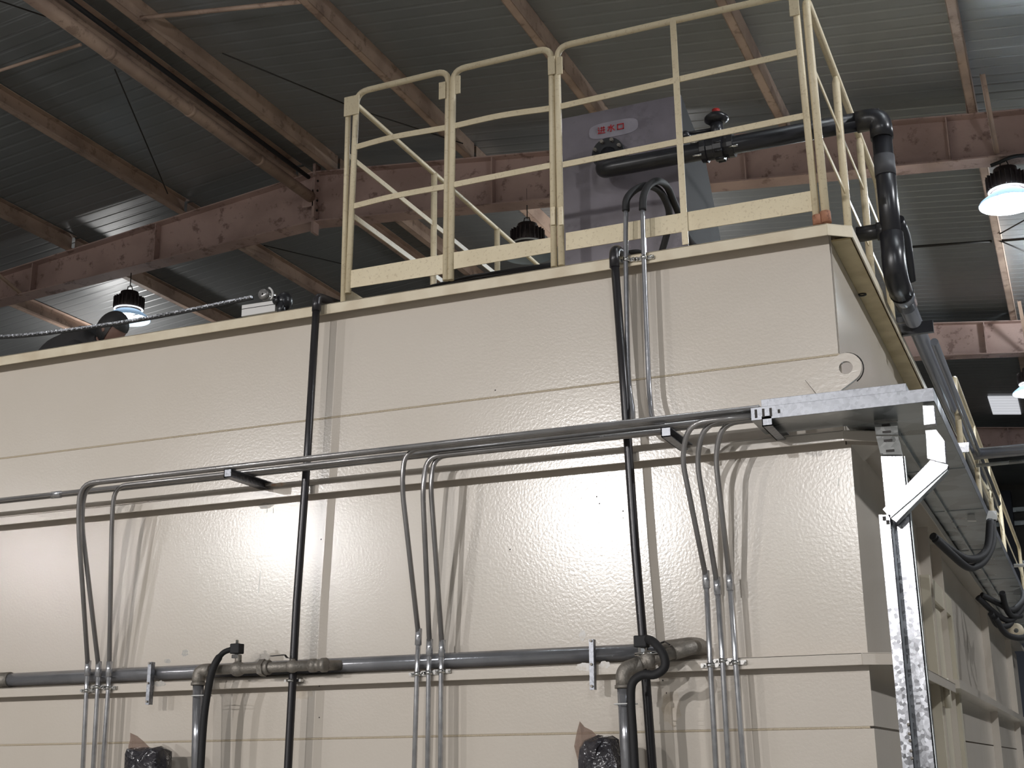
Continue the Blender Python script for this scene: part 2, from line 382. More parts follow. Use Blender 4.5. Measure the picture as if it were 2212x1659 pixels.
# fly braces: angle struts from purlin to rafter bottom flange
def fly(p, q, label):
    mb = MB().bar(p, q, .045, .006, (1, 0, 0)).bar(V(p)+V((.02, 0, 0)), V(q)+V((.02, 0, 0)), .006, .045, (1, 0, 0))
    single('fly_brace', mb, 'purlin', label, 'brace', 'fly braces')
fly((-.27, 11.3, 7.42), (-.24, 11.93, 6.93), 'angle strut from the right-hand purlin down the first rafter above the lit lamp')
fly((-.3, 17.8, 7.42), (-.27, 18.42, 6.9), 'angle strut down the middle rafter right of the black clamp')
fly((-11.9, 11.45, 7.66), (-11.6, 11.93, 7.28), 'angle strut down the left end of the first rafter')
# sag tubes and bracing rods
def rod(pa, pb, r, label, off=-.02, m='dark', nm='tie_rod'):
    a = at_roof(*pa, off); b = at_roof(*pb, off); single(nm, MB().cyl(a, b, r, 8), m, label, 'rod', 'roof ties')
rod((296, 40), (660, 2), .022, 'thick dark sag tube between two purlins at the top left', .02, 'purlin', 'sag_tube')
rod((-40, 165), (175, 96), .016, 'short dark sag tube at the left edge near the top', .02, 'purlin', 'sag_tube')
rod((-60, -18), (100, 36), .007, 'thin rod crossing the top left corner')
rod((248, 150), (362, 418), .007, 'thin curved bracing wire left of the ridge tube')
rod((480, 115), (770, 235), .007, 'thin bracing rod left of the guard gates, upper piece')
rod((760, 232), (1000, 310), .007, 'thin bracing rod seen through the left guard gate')
rod((1960, 534), (2142, 521), .016, 'straight horizontal rod behind the black pipe, below the lit lamp', .02)
rod((2160, 520), (2260, 512), .016, 'short horizontal rod at the right edge below the lit lamp', .02)
rod((2160, 505), (2250, 455), .008, 'thin diagonal rod at right edge rising behind the lit lamp', 0)
rod((2160, 520), (2260, 562), .008, 'thin diagonal rod at right edge falling below the lit lamp', 0)
rod((570, 530), (760, 575), .007, 'thin wire left of the guard gate below the first rafter', 0)

# glowing strips standing in for a lamp's reflection on the ribbed roof sheet
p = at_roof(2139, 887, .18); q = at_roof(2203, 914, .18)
sk = thing('lamp_reflection', 'small bright slatted lamp reflection on the roof, added as glowing strips, at the right edge under the lamp', 'lamp_reflection', (p.x, p.y, p.z))
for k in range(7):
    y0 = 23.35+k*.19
    part('reflection_strip', MB().prism([(-1.05, y0, roof_z(-1.05)+.19), (-.58, y0, roof_z(-.58)+.19), (-.58, y0+.13, roof_z(-.58)+.19), (-1.05, y0+.13, roof_z(-1.05)+.19)], (0, 0, -.02)), 'glow', sk)
# back wall columns and girts
for i, px in enumerate((2176, 2262)):
    x = at_y(px, 1150, 31).x
    single('steel_column', MB().box((x-.15, 31.2, 0), (x+.15, 31.55, roof_z(x)-.02)), 'wallblue',
           ['dark blue steel column on the far wall near the right edge', 'dark blue steel column on the far wall at the very edge'][i], 'column')
for i, py in enumerate((1105, 1134, 1220)):
    z = at_y(2150, py, 31.5).z
    single('girt', MB().box((-6, 31.45, z-.05), (2, 31.58, z+.05)), 'galvdull', ['upper', 'middle', 'lowest'][i]+' pale horizontal rail on the dark far wall', 'rail', 'far wall rails')

# ================================================================== TANK
D = 5.6; XC = -.83; XL = -7.2; YB = 18.0; ZT = 3.877
tank = thing('water_tank', 'large cream-painted steel tank filling the lower half of the picture', 'tank', (-3, 8, 0))
bands = [(0, 1.738), (1.748, 1.985), (1.985, 2.9), (2.9, 3.294), (3.304, ZT-.02)]
for i, (z0, z1) in enumerate(bands):
    xr = -.815 if i < 3 else XC-.006
    part('front_sheet', MB().box((XL, D, z0), (xr, D+.02, z1)), 'paint', tank)
for z in (1.743, 3.299):
    mb = MB(); mb.cyl((XL, D+.003, z), (XC, D+.003, z), .0055, 8, False)
    part('weld_seam', mb, 'weld', tank)
# side wall: sheets
YS = [D+.02, 8.3, 11, 14, YB]
for a, b in zip(YS[:-1], YS[1:]):
    for z0, z1 in ((0, 1.738), (1.748, 2.9), (2.9, ZT-.02)):
        xr = -.815 if z1 < 2.95 else XC
        part('side_sheet', MB().box((xr-.02, a+.002, z0), (xr, b-.002, z1)), 'paint', tank)
part('back_sheet', MB().box((XL, YB, 0), (XC, YB+.02, ZT-.02)), 'paint', tank)
part('deck_plate', MB().box((XL, D+.02, ZT-.03), (XC-.02, YB, ZT-.012)), 'paintflange', tank)
# ribs (angle profile with hanging lip) running front then chamfer then side
def rib(zt, h, dep, name, m, side_out, yend=YB, lipx=True):
    f = D-dep; xo = -.815+side_out; ch = .075
    mb = MB()
    # horizontal ledge
    poly = [(XL, f), (XC+.002, f), (xo, f+ch), (xo, yend), (XC-.01, yend), (XC-.01, D), (XL, D)]
    mb.prism([(x, y, zt-.006) for x, y in poly], (0, 0, .006))
    # lip (hanging) 
    t = .007; out = [(XL, f), (XC+.002, f), (xo, f+ch), (xo, yend)]; inn = [(XL, f+t), (XC, f+t), (xo-t, f+ch+.003), (xo-t, yend)]
    for i in range(3):
        mb.prism([(*out[i], zt), (*out[i+1], zt), (*inn[i+1], zt), (*inn[i], zt)], (0, 0, -h))
    return part(name, mb, m, tank, bevel=.002)
rib(ZT, .055, .08, 'top_flange', 'paintflange', .085)
rib(2.945, .046, .08, 'middle_rib', 'paint', .115)
rib(2.03, .048, .08, 'lower_rib', 'paint', .115, 8.0)
# second inner angle of the middle rib below the ledge
part('rib_gusset', MB().prism([(XC, D, 2.9), (-.70, D+.08, 2.9), (XC, D+.4, 2.9)], (0, 0, .02)), 'paint', tank)
mb = MB()
for k in range(26): 
    y = D+.1+k*.28; mb.cyl((XC+.004, y, ZT-.015), (XC+.004, y+.2, ZT-.015), .006, 6, False)
part('weld_bead', mb, 'weld', tank, kind='stuff')
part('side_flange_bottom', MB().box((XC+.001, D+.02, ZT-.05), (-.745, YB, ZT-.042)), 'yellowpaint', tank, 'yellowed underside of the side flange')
part('hole_ring', MB().lathe(at_z(1862, 636, ZT-.051), [(.012, 0), (.022, 0), (.022, -.004), (.012, -.004)], n=16), 'dark', tank)
# vertical stiffeners on the side wall
for px in (2010, 2036, 2130, 2178):
    y = at_x(px, 1450, -.815).y
    part('stiffener', MB().box((-.816, y-.03, 0), (-.755, y-.018, 2.9)), 'paint', tank)
# access door
dy0 = at_x(2012, 1450, -.8).y; dy1 = at_x(2058, 1450, -.8).y; dz = 2.62
dr = part('access_door', MB().box((-.814, dy0, .2), (-.79, dy1, dz)), 'door', tank)
part('door_frame', MB().box((-.79, dy0, .2), (-.765, dy0+.09, dz)).box((-.79, dy1-.12, .2), (-.765, dy1, dz)).box((-.79, dy0+.09, dz-.12), (-.765, dy1-.12, dz)), 'door', dr)
hy = at_x(2040, 1500, -.76).y; hz = at_x(2040, 1500, -.76).z
part('hinge', MB().box((-.765, hy-.12, hz-.07), (-.735, hy+.12, hz+.07)).cyl((-.735, hy-.12, hz-.08), (-.735, hy-.12, hz+.08), .016, 10), 'door', dr)
# lower side rib beyond the door
ya = at_x(2075, 1495, -.7).y
part('side_rib', MB().box((-.815, ya, 2.02), (-.7, YB, 2.07)), 'paint', tank)
# lifting lug
def lug():
    c = at_y(1829, 797, D-.012); r = .066; hr = .029
    bl = at_y(1738, 822, D-.012); br = at_y(1775, 870, D-.012)
    ax = at_y(1805, 770, D)-at_y(1740, 820, D); ax.y = 0; axn = ax.normalized(); pn = V((-axn.z, 0, axn.x))
    if pn.z < 0: pn = -pn
    out = []
    k = 18
    for i in range(k+1):
        q = math.pi/2-math.pi*i/k; out.append(c+axn*math.cos(q)*r+pn*math.sin(q)*r)
    out.append(c-axn*.165-pn*r); out.append(c-axn*.165+pn*r)
    hole = [c+V((math.cos(2*math.pi*i/20)*hr, 0, math.sin(2*math.pi*i/20)*hr)) for i in range(20)]
    # bridge ring: match by angle
    vs = []; fs = []
    def ang(p): return math.atan2(p.z-c.z, p.x-c.x)
    O = sorted(out, key=ang); H = sorted(hole, key=ang)
    N = 64; ring_o = []; ring_h = []
    import bisect
    def hit(poly, q):
        d = V((math.cos(q), 0, math.sin(q)))
        best = None
        for i in range(len(poly)):
            a = poly[i]-c; b = poly[(i+1) % len(poly)]-c; e = b-a
            den = d.x*e.z-d.z*e.x
            if abs(den) < 1e-12: continue
            tt = (a.x*e.z-a.z*e.x)/den; ss = (a.x*d.z-a.z*d.x)/den
            if tt > 0 and -1e-6 <= ss <= 1+1e-6: best = tt if best is None else max(best, tt)
        return c+d*(best or r)
    for i in range(N):
        q = 2*math.pi*i/N; ring_o.append(hit(out, q)); ring_h.append(c+V((math.cos(q)*hr, 0, math.sin(q)*hr)))
    T = V((0, -.022, 0))
    vs = ring_o+ring_h+[p+T for p in ring_o]+[p+T for p in ring_h]
    for i in range(N):
        j = (i+1) % N
        fs += [(i, j, N+j, N+i), (2*N+i, 3*N+i, 3*N+j, 2*N+j), (i, 2*N+i, 2*N+j, j), (N+i, N+j, 3*N+j, 3*N+i)]
    return MB().add(vs, fs)
def lug_edge():
    c = at_y(1829, 797, D-.001); r = .071
    ax = at_y(1805, 770, D)-at_y(1740, 820, D); ax.y = 0; axn = ax.normalized(); pn = V((-axn.z, 0, axn.x))
    P = [c-axn*.165-pn*r, c-axn*.165+pn*r]+[c+axn*math.sin(math.pi*i/14)*r+pn*math.cos(math.pi*i/14)*r for i in range(15)]
    return MB().tube(P, .0028, 6)
part('lifting_lug', lug(), 'paint', tank, 'rounded lifting plate with a hole at the upper corner')
part('lug_joint', lug_edge(), 'dark', tank, 'dark joint line around the lifting plate')
mb = MB()
for (px, py, w, h) in ((592, 1052, .05, .012), (400, 1410, .03, .03), (345, 1440, .02, .02)): pass

def blot(px, py, w, h, m, nm, seed, Yq=D-.0006):
    c = at_y(px, py, Yq); rr_ = random.Random(seed); P = []
    for i in range(18):
        q = 2*math.pi*i/18; k = rr_.uniform(.65, 1); P.append((c.x+math.cos(q)*w*k, c.y, c.z+math.sin(q)*h*k))
    part(nm, MB().prism(P, (0, .0005, 0)), m, tank)
blot(400, 1410, .024, .022, 'smudge', 'grey_smudge', 3); blot(362, 1428, .026, .014, 'smudge', 'grey_smudge', 4); blot(1258, 1372, .02, .03, 'chalk2', 'pale_smudge', 9)
blot(602, 1047, .05, .012, 'orange', 'rust_patch', 5, D-.0806); blot(575, 1092, .05, .02, 'smudge', 'grey_smudge', 6); blot(655, 1500, .06, .03, 'stain', 'brown_stain', 12)
blot(1450, 1530, .05, .09, 'stain', 'brown_stain', 14); blot(345, 1477, .04, .018, 'smudge', 'grey_smudge', 15, D-.0806); blot(1262, 1440, .05, .02, 'chalk2', 'pale_smudge', 16, D-.0806); blot(1305, 1436, .03, .018, 'chalk2', 'pale_smudge', 17, D-.0806)
for (x0, y0, x1, y1, w_) in ((563, 1233, 558, 1280, .006), (590, 1097, 590, 1108, .004), (577, 1100, 576, 1107, .004), (1812, 1032, 1810, 1050, .005), (1345, 1118, 1347, 1120, .006)):
    part('chalk_mark', MB().bar(at_y(x0, y0, D-.0006), at_y(x1, y1, D-.0006), .0008, w_, (1, 0, 0)), 'chalk', tank)
for (px, py) in ((1102, 1187), (1070, 843), (1289, 1073), (1346, 1104), (1295, 1088), (694, 1165), (690, 1550), (690, 1482), (1432, 1470), (1440, 1497)):
    part('paint_chip', MB().cyl(at_y(px, py, D-.0008), at_y(px, py, D+.0002), .0035, 8, False), 'dark', tank)

# ================================================================== GUARD RAILING
def hoop(pl, tl, tr, pr, Yp, r=.0155, rad=.07):
    return fillet([at_y(*pl, Yp), at_y(*tl, Yp), at_y(*tr, Yp), at_y(*pr, Yp)], rad)
YR = 5.575
def flat(mb, pts, Yp, h=.03, t=.006): return mb.strip(smooth_path([at_y(*q, Yp) for q in pts], 4), t, h, (0, 0, 1))
def toe(a, b, ha, hb, Yp):
    A = at_y(*a, Yp); B = at_y(*b, Yp); A2 = at_y(a[0], a[1]+ha, Yp); B2 = at_y(b[0], b[1]+hb, Yp)
    return MB().prism([A, B, B2, A2], (0, .005, 0))
def plate(px0, py0, px1, py1, Yp, nm, parent, m='rail'):
    a = at_y(px0, py0, Yp); b = at_y(px1, py1, Yp); sl = (b.x-a.x)
    return part(nm, MB().box((a.x, Yp-.008, b.z), (b.x, Yp, a.z)), m, parent, bevel=.002)
def gate(label, post_l, top_l, top_r, post_r, mids, toeb, plates, base_l=None):
    b = at_y(*post_l, YR); t = thing('guard_gate', label, 'railing', (b.x, YR, b.z), 'front guard railing')
    part('frame_tube', MB().tube(hoop(post_l, top_l, top_r, post_r, YR), .0165, 12), 'rail', t)
    for m in mids: part('mid_rail', flat(MB(), m, YR-.003), 'rail', t)
    part('toe_board', toe(*toeb, YR-.006), 'rail', t)
    for pl in plates: plate(*pl, YR-.018, 'hinge_plate', t)
    return t
g1 = gate('leftmost narrow cream guard gate with rounded corners on the tank edge', (752, 634), (771, 200), (969, 152), (963, 606),
     [[(768, 318), (850, 296), (962, 276)], [(762, 446), (850, 424), (962, 403)]], ((757, 584), (960, 549), 38, 42),
     [(745, 212, 776, 246), (949, 180, 963, 213)])
g2 = gate('middle narrow guard gate between the leftmost gate and the wide panel', (974, 605), (979, 152), (1191, 103), (1197, 577),
     [[(982, 272), (1080, 250), (1190, 234)], [(981, 399), (1080, 379), (1191, 357)]], ((980, 545), (1196, 512), 36, 32),
     [(984, 166, 995, 202), (1184, 125, 1200, 160), (1190, 449, 1200, 486)])
g3 = gate('wide guard panel on the right with a flat centre post', (1213, 574), (1203, 102), (1716, -14), (1765, 482),
     [[(1211, 230), (1455, 174), (1722, 113)], [(1216, 356), (1470, 305), (1738, 250)]], ((1222, 503), (1758, 411), 38, 44),
     [(1204, 125, 1216, 160), (1207, 449, 1217, 486), (1704, 0, 1728, 32)])
part('centre_post', MB().bar(at_y(1453, 38, YR-.012), at_y(1481, 528, YR-.012), .005, .03, (1, 0, 0)), 'rail', g3)
a = at_y(1481, 505, YR-.01); part('rusty_foot', MB().cyl(at_y(1765, 466, YR-.002), at_y(1767, 486, YR-.002), .022, 12), 'rust', g3, 'rusty sleeve at the foot of the right post')
# left return railing (runs back along Y)
XLR = at_y(748, 400, YR).x-.0; zt = 5.05; zb = 3.87
lr = thing('guard_railing', 'guard railing running back from the left end of the gates', 'railing', (XLR, 6.8, zb))
yp = [YR, at_x(938, 357, XLR).y, 7.55, 8.7]
pth = fillet([(XLR, YR, zb), (XLR, YR, zt), (XLR, 8.7, zt), (XLR, 8.7, zb)], .07)
part('frame_tube', MB().tube(pth, .015, 12), 'rail', lr)
for y in yp[1:3]: part('post', MB().cyl((XLR, y, zb), (XLR, y, zt), .019, 12), 'rail', lr)
for z in (4.72, 4.4): part('mid_rail', MB().strip([(XLR, YR, z), (XLR, 8.7, z)], .006, .03), 'rail', lr)
part('toe_board', MB().box((XLR-.003, YR+.02, zb+.03), (XLR+.003, 8.68, zb+.11)), 'rail', lr)
# right side railing
XR = -.852
rr = thing('guard_railing', 'guard railing along the right side, running back behind the black pipe', 'railing', (XR, 6.6, zb))
yend = 7.85
pth = fillet([at_y(1785, 480, YR+.005)+V((0, .0, 0)), V((XR+.0, YR+.02, zt)), V((XR, yend, zt)), V((XR+.02, yend, zb))], .08)
part('frame_tube', MB().tube(pth, .019, 12), 'rail', rr)
part('rusty_foot', MB().cyl(at_y(1782, 458, YR+.005), at_y(1785, 482, YR+.005), .024, 12), 'rust', rr, 'rusty sleeve at the foot of the corner post')
for y in (6.38, 7.15): part('post', MB().tube([(XR, y, zb-.02), (XR, y, zt-.05), (XR, y, zt-.005)], [.02, .02, .008], 10), 'rail', rr)
for z in (4.72, 4.38): part('mid_rail', MB().strip([(XR, YR+.02, z), (XR, yend, z)], .006, .026), 'rail', rr)
part('toe_board', MB().box((XR-.003, 6.4, zb+.06), (XR+.003, yend-.03, zb+.085)), 'rail', rr)
# far piece of side railing
rf = thing('guard_railing', 'far guard railing on the right side, seen beyond the steel pipe', 'railing', (XR+.2, 12, zb))
Xf = -.62; ya = at_x(2060, 813, Xf); zf = ya.z
part('frame_tube', MB().tube(fillet([(Xf, ya.y, zf-1.15), (Xf, ya.y, zf), (Xf, 17.5, zf), (Xf, 17.5, zf-1.15)], .08), .02, 10), 'rail', rf)
for k in range(1, 4): part('post', MB().cyl((Xf, ya.y+k*1.5, zf-1.15), (Xf, ya.y+k*1.5, zf), .02, 10), 'rail', rf)
for dz_ in (.35, .7): part('mid_rail', MB().strip([(Xf, ya.y, zf-dz_), (Xf, 17.5, zf-dz_)], .006, .03), 'rail', rf)

# ================================================================== DOSING TANK BOX
YBX = 6.68
bt = thing('dosing_box', 'grey box tank on the deck behind the wide guard panel, marked in red', 'tank', (-2.1, YBX, 3.87))
xl = at_y(1214, 300, YBX).x-.02; xr = at_y(1475, 300, YBX).x; ztop = at_y(1455, 207, YBX).z; zbb = 3.865
part('front_panel', MB().box((xl, YBX, zbb), (xr, YBX+.012, ztop)), 'box', bt, bevel=.003)
s1 = at_x(1493, 262, xr); s2 = at_x(1521, 331, xr); s3 = at_x(1556, 512, xr)
side = [(xr, YBX+.012, zbb), (xr, YBX+.012, ztop), (xr, s1.y, s1.z), (xr, s2.y, s2.z), (xr, s3.y, s3.z), (xr, s3.y+.03, zbb)]
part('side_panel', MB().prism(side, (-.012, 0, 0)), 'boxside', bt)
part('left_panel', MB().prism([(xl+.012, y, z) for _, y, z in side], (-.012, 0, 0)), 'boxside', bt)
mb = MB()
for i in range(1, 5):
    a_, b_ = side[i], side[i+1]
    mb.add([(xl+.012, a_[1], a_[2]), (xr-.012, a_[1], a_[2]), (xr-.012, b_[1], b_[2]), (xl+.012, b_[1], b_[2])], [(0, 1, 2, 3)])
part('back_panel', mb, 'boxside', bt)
part('stain', MB().box((0, 0, 0), (0, 0, 0)), 'box', bt) if False else None
# sticker backing and the three red characters
cs = at_y(1318, 278, YBX); W_ = .30; H_ = .07
ang = 0
pl = []
for i in range(24):
    q = 2*math.pi*i/24; pl.append((cs.x+.02+math.copysign(abs(math.cos(q))**.6, math.cos(q))*.15, YBX-.001, cs.z-.005+math.copysign(abs(math.sin(q))**.6, math.sin(q))*.05))
lab = part('label_patch', MB().prism(pl, (0, -.001, 0)), 'sticker', bt, 'pale rounded label patch')
def stroke(mb, a, b, w, ox, s):
    A = V((ox+a[0]*s, YBX-.004, cs.z+a[1]*s)); B = V((ox+b[0]*s, YBX-.004, cs.z+b[1]*s)); mb.bar(A, B, .002, w*s, (0, 0, 1) if abs(a[0]-b[0]) > abs(a[1]-b[1]) else (1, 0, 0))
S = .046
jin = [((.05, .92), (.2, .78), .1), ((.0, .58), (.22, .58), .1), ((.17, .58), (.17, .2), .1), ((.17, .2), (.02, .05), .1), ((.12, .1), (1, .04), .1),
       ((.36, .78), (.98, .78), .1), ((.32, .46), (1, .46), .1), ((.52, .95), (.52, .46), .1), ((.52, .46), (.4, .16), .1), ((.82, .96), (.82, .16), .1)]
shui = [((.5, 1), (.5, .04), .13), ((.5, .04), (.36, .1), .1), ((.08, .72), (.4, .72), .11), ((.38, .7), (.05, .18), .11), ((.92, .86), (.62, .62), .1), ((.56, .62), (.98, .14), .12)]
kou = [((.12, .85), (.12, .08), .13), ((.88, .85), (.88, .08), .13), ((.06, .82), (.94, .82), .13), ((.06, .14), (.94, .14), .13)]
for nm, gl, k in (('jin', jin, 0), ('shui', shui, 1), ('kou', kou, 2)):
    mb = MB()
    for a, b, w_ in gl: stroke(mb, (a[0], a[1]-.5), (b[0], b[1]-.5), w_, cs.x-.075+k*.058, S)
    part('red_character', mb, 'red', lab)

# ================================================================== BIG BLACK PIPE
YP = 6.5; RP = .05
zc = 4.815
XV = at_y(1915, 400, YP).x; e0 = at_y(1322, 342, YP)
bp = thing('black_pipe', 'thick black plastic pipe from the grey box, over the railing and down the side', 'pipe', (XV, YP, 4.2))
xcv = e0.x
fl = at_y(1313, 331, YBX-.04); zf = fl.z; xcv = fl.x+.0
part('pipe', MB().tube(fillet([(xcv, YBX-.02, zf), (xcv+.005, YP+.04, zc+.02), (xcv+.05, YP, zc), (XV, YP, zc)], .06), RP, 20), 'black', bp)
part('flange', MB().cyl((xcv, YBX-.045, zf), (xcv, YBX, zf), .096, 28), 'black', bp)
for k in range(8):
    q = 2*math.pi*(k+.5)/8; c = V((xcv+math.cos(q)*.078, YBX-.045, zf+math.sin(q)*.078))
    part('bolt', MB().cyl(c, c+V((0, -.018, 0)), .011, 6, False), 'fitting', bp)
elb = fillet([(XV-.12, YP, zc), (XV, YP, zc), (XV, YP, zc-.12)], .08)
part('elbow', MB().tube(elb, RP+.008, 20), 'black', bp)
z2 = 3.93
part('vertical_pipe', MB().cyl((XV, YP, zc-.1), (XV, YP, z2+.1), RP, 20), 'black', bp)
part('tape_band', MB().cyl((XV, YP, zc-.33), (XV, YP, zc-.22), RP+.003, 20), 'tape', bp, 'dull grey band')
part('lower_elbow', MB().tube(fillet([(XV, YP, z2+.24), (XV, YP, z2), (XV, YP+.22, z2)], .12), RP+.009, 20), 'black', bp, 'glossy black elbow')
part('side_branch', MB().cyl((XV-.17, YP+.02, z2+.27), (XV, YP+.02, z2+.27), RP*.8, 18).cyl((XV-.07, YP+.02, z2+.27), (XV, YP+.02, z2+.27), RP*.95, 18), 'black', bp)
part('tee_back', MB().tube(fillet([(XV+.03, YP+.06, z2+.33), (XV+.045, YP+.16, z2+.28), (XV+.035, YP+.3, z2+.08)], .1), RP*.72, 16), 'black', bp)
# valve on the horizontal run
vx = at_y(1551, 318, YP).x
vl = thing('union_valve', 'black plastic valve with a round hand cap and red tip on the pipe', 'valve', (vx, YP, zc))
part('body', MB().lathe((vx-.09, YP, zc), [(0, 0), (.066, 0), (.07, .03), (.06, .035), (.06, .07), (.074, .075), (.074, .12), (.06, .125), (.066, .15), (.066, .18), (0, .18)], (1, 0, 0), 18, False), 'black', vl)
for k in range(10):
    q = 2*math.pi*k/10; part('grip_rib', MB().cyl((vx-.005, YP+math.cos(q)*.074, zc+math.sin(q)*.074), (vx+.035, YP+math.cos(q)*.074, zc+math.sin(q)*.074), .007, 6), 'black', vl)
part('stem', MB().cyl((vx, YP, zc+.05), (vx, YP, zc+.16), .035, 14), 'black', vl)
part('hand_cap', MB().lathe((vx, YP, zc+.145), [(0, 0), (.04, 0), (.066, .02), (.066, .035), (.045, .055), (.02, .06), (0, .06)], n=20), 'black', vl)
part('red_tip', MB().lathe((vx, YP, zc+.2), [(.02, 0), (.022, .03), (0, .032)], n=12), 'redplastic', vl, 'red tip')
part('pilot_arm', MB().cyl((vx-.17, YP-.02, zc+.11), (vx, YP, zc+.115), .01, 10).ball((vx-.17, YP-.02, zc+.1), .028), 'black', vl)
for dx, dz_ in ((-.11, .035), (-.1, -.045), (.1, -.03)):
    part('bolt', MB().cyl((vx+dx-.03, YP-.052, zc+dz_), (vx+dx+.02, YP-.052, zc+dz_), .006, 8), 'chrome', vl, 'bright bolt')
# steel pipe going back
Xp = XV+.0; zp = z2
sp = thing('steel_pipe', 'clear-coated steel pipe running back along the side from the black elbow', 'pipe', (Xp, 9, zp))
part('coupling', MB().cyl((Xp, YP+.19, zp), (Xp, YP+.42, zp), RP+.007, 20), 'clear', sp)
part('rubber_ring', MB().cyl((Xp, YP+.215, zp), (Xp, YP+.228, zp), RP+.012, 20), 'rubber', sp)
part('pipe', MB().cyl((Xp, YP+.4, zp), (Xp, 13.5, zp), RP-.006, 20), 'clear', sp)
part('second_pipe', MB().cyl((Xp+.075, YP+1.0, zp-.05), (Xp+.075, 12.8, zp-.05), .022, 14), 'clear', sp)
part('clamp', MB().box((Xp-.09, 7.22, zp-.075), (Xp+.1, 7.25, zp-.01)).box((Xp-.09, 7.22, zp+.0), (Xp+.0, 7.25, zp+.03)), 'black', sp, 'flat black clamp')
# branch pipe going right
q = at_x(2108, 985, Xp+.05); zz = at_y(2160, 976, q.y).z
for k, (dzz, r_) in enumerate(((0, .045), (-.09, .014))):
    single('cross_pipe', MB().cyl((Xp+.03, q.y, zz+dzz), (4.5, q.y, zz+dzz), r_, 16), 'clear' if k == 0 else 'galvdull',
           ['thick shiny pipe running off to the right edge', 'thin rod just below the shiny pipe at the right edge'][k], 'pipe')

# ================================================================== BLACK DOWN PIPES
def downpipe(pts, label, top_to, Yd=5.478, r=.0195):
    P = [at_y(x, y, Yd) for x, y in pts]
    t = thing('down_pipe', label, 'pipe', P[-1], 'black down pipes')
    top = P[0]
    part('pipe', MB().tube(P, r, 14), 'blackpipe', t)
    tz = 3.908; part('elbow', MB().tube(fillet([top+V((0, 0, -.05)), V((top.x, top.y, tz)), V((top.x+top_to[0], top.y+.2, tz))], .05), r+.004, 14), 'blackpipe', t)
    return t, P
d1, P1 = downpipe([(684, 652), (664, 985), (641, 1300), (622, 1659), (618, 1720)], 'thin black vertical pipe down the tank, left one with a round top elbow', (.05, .2, .035))
d2, P2 = downpipe([(1327, 556), (1349, 850), (1372, 1180), (1388, 1370), (1409, 1659), (1413, 1720)], 'thin black vertical pipe down the tank, right one beside two silver conduits', (.02, .2, .03))
for d_, (x, y) in ((d1, (629, 1470)), (d2, (1392, 1462))):
    c = at_y(x, y, 5.478)
    part('clamp', MB().lathe(c+V((0, 0, -.006)), [(.021, 0), (.025, 0), (.025, .012), (.021, .012)], n=16).box(c+V((-.045, .01, -.006)), c+V((.045, .04, .006))), 'chrome', d_)
tl = P1[0]
single('deck_pipe', MB().tube(fillet([tl+V((.03, .19, .06)), tl+V((.1, .25, .035)), at_y(1010, 603, 5.72), at_y(1215, 572, 5.72)], .04), .02, 12), 'blackpipe', 'black pipe lying behind the rim under the two narrow gates', 'pipe')

# ================================================================== CONDUIT BUNDLE
RC = .0118
zb0 = at_y(1300, 922, 5.29).z
def BX(px, Yb, z=None):    # x on the bundle for a picture column
    zz_ = zb0 if z is None else z
    lo, hi = -9.0, 1.0
    for _ in range(40):
        m_ = (lo+hi)/2; d = V((m_, Yb, zz_))-CAM
        pxm = IW/2+FPX*d.dot(RT)/d.dot(FW)
        if pxm < px: lo = m_
        else: hi = m_
    return lo
tray_end = -1.12
def conduit(label, Yb, zoff, bendpx, lower, upper_end=tray_end, rad=.11, coup=None, tail=None):
    z = zb0+zoff
    xb = BX(bendpx, Yb, z)
    path = [V((upper_end, Yb, z)), V((xb, Yb, z))]+[at_y(*q) for q in lower]
    t = thing('conduit', label, 'conduit', path[-1], 'steel conduits on the tank front')
    part('bent_conduit', MB().tube(fillet(path, rad), RC, 10), 'conduit_dark', t)
    c = path[-1]
    if tail:
        tp = [c]+[at_y(*q) for q in tail]; dr_ = (tp[1]-tp[0]).normalized()
        part('coupling', MB().cyl(c-dr_*.03, c+dr_*.045, RC+.004, 12), 'bright', t)
        part('straight_conduit', MB().tube(tp, RC, 10), 'bright', t)
        k = at_y(*coup)
        cl = part('clamp', MB().lathe(k+V((0, 0, -.009)), [(RC, 0), (RC+.004, 0), (RC+.004, .018), (RC, .018)], n=14).box(k+V((-.042, .008, -.009)), k+V((.042, .014, .009))), 'chrome', t)
        for sgn in (-1, 1): part('screw', MB().cyl(k+V((sgn*.032, .008, 0)), k+V((sgn*.032, -.008, 0)), .007, 8), 'chrome', cl)
    return t
YL = 5.502
A = [('outer left conduit of the left group of three', 5.262, 0, 172, [(169, 1130, 5.29), (190, 1440, YL)], [(187, 1490, YL), (176, 1720, YL)], (188, 1492, YL)),
     ('middle conduit of the left group of three', 5.288, 0, 184, [(176, 1125, 5.33), (213, 1442, YL)], [(211, 1490, YL), (198, 1720, YL)], (211, 1484, YL)),
     ('right conduit of the left group of three', 5.39, -.0, 248, [(242, 1118, 5.41), (236, 1442, YL)], [(234, 1490, YL), (218, 1720, YL)], (234, 1486, YL))]
for lb, Yb, zo, bx, lo, tail, cl in A: conduit(lb+', bent off the bundle', Yb, zo, bx, lo, tail=tail, coup=cl)
B = [('left conduit of the centre group of three', 5.315, 0, 874, [(868, 1050, 5.32), (904, 1372, YL)], [(901, 1450, YL), (893, 1720, YL)], (901, 1456, YL)),
     ('middle conduit of the centre group of three', 5.366, -.027, 922, [(913, 1055, 5.35), (928, 1395, YL)], [(926, 1450, YL), (923, 1720, YL)], (926, 1453, YL)),
     ('right conduit of the centre group of three', 5.392, -.027, 938, [(930, 1045, 5.38), (955, 1397, YL)], [(953, 1450, YL), (951, 1720, YL)], (953, 1450, YL))]
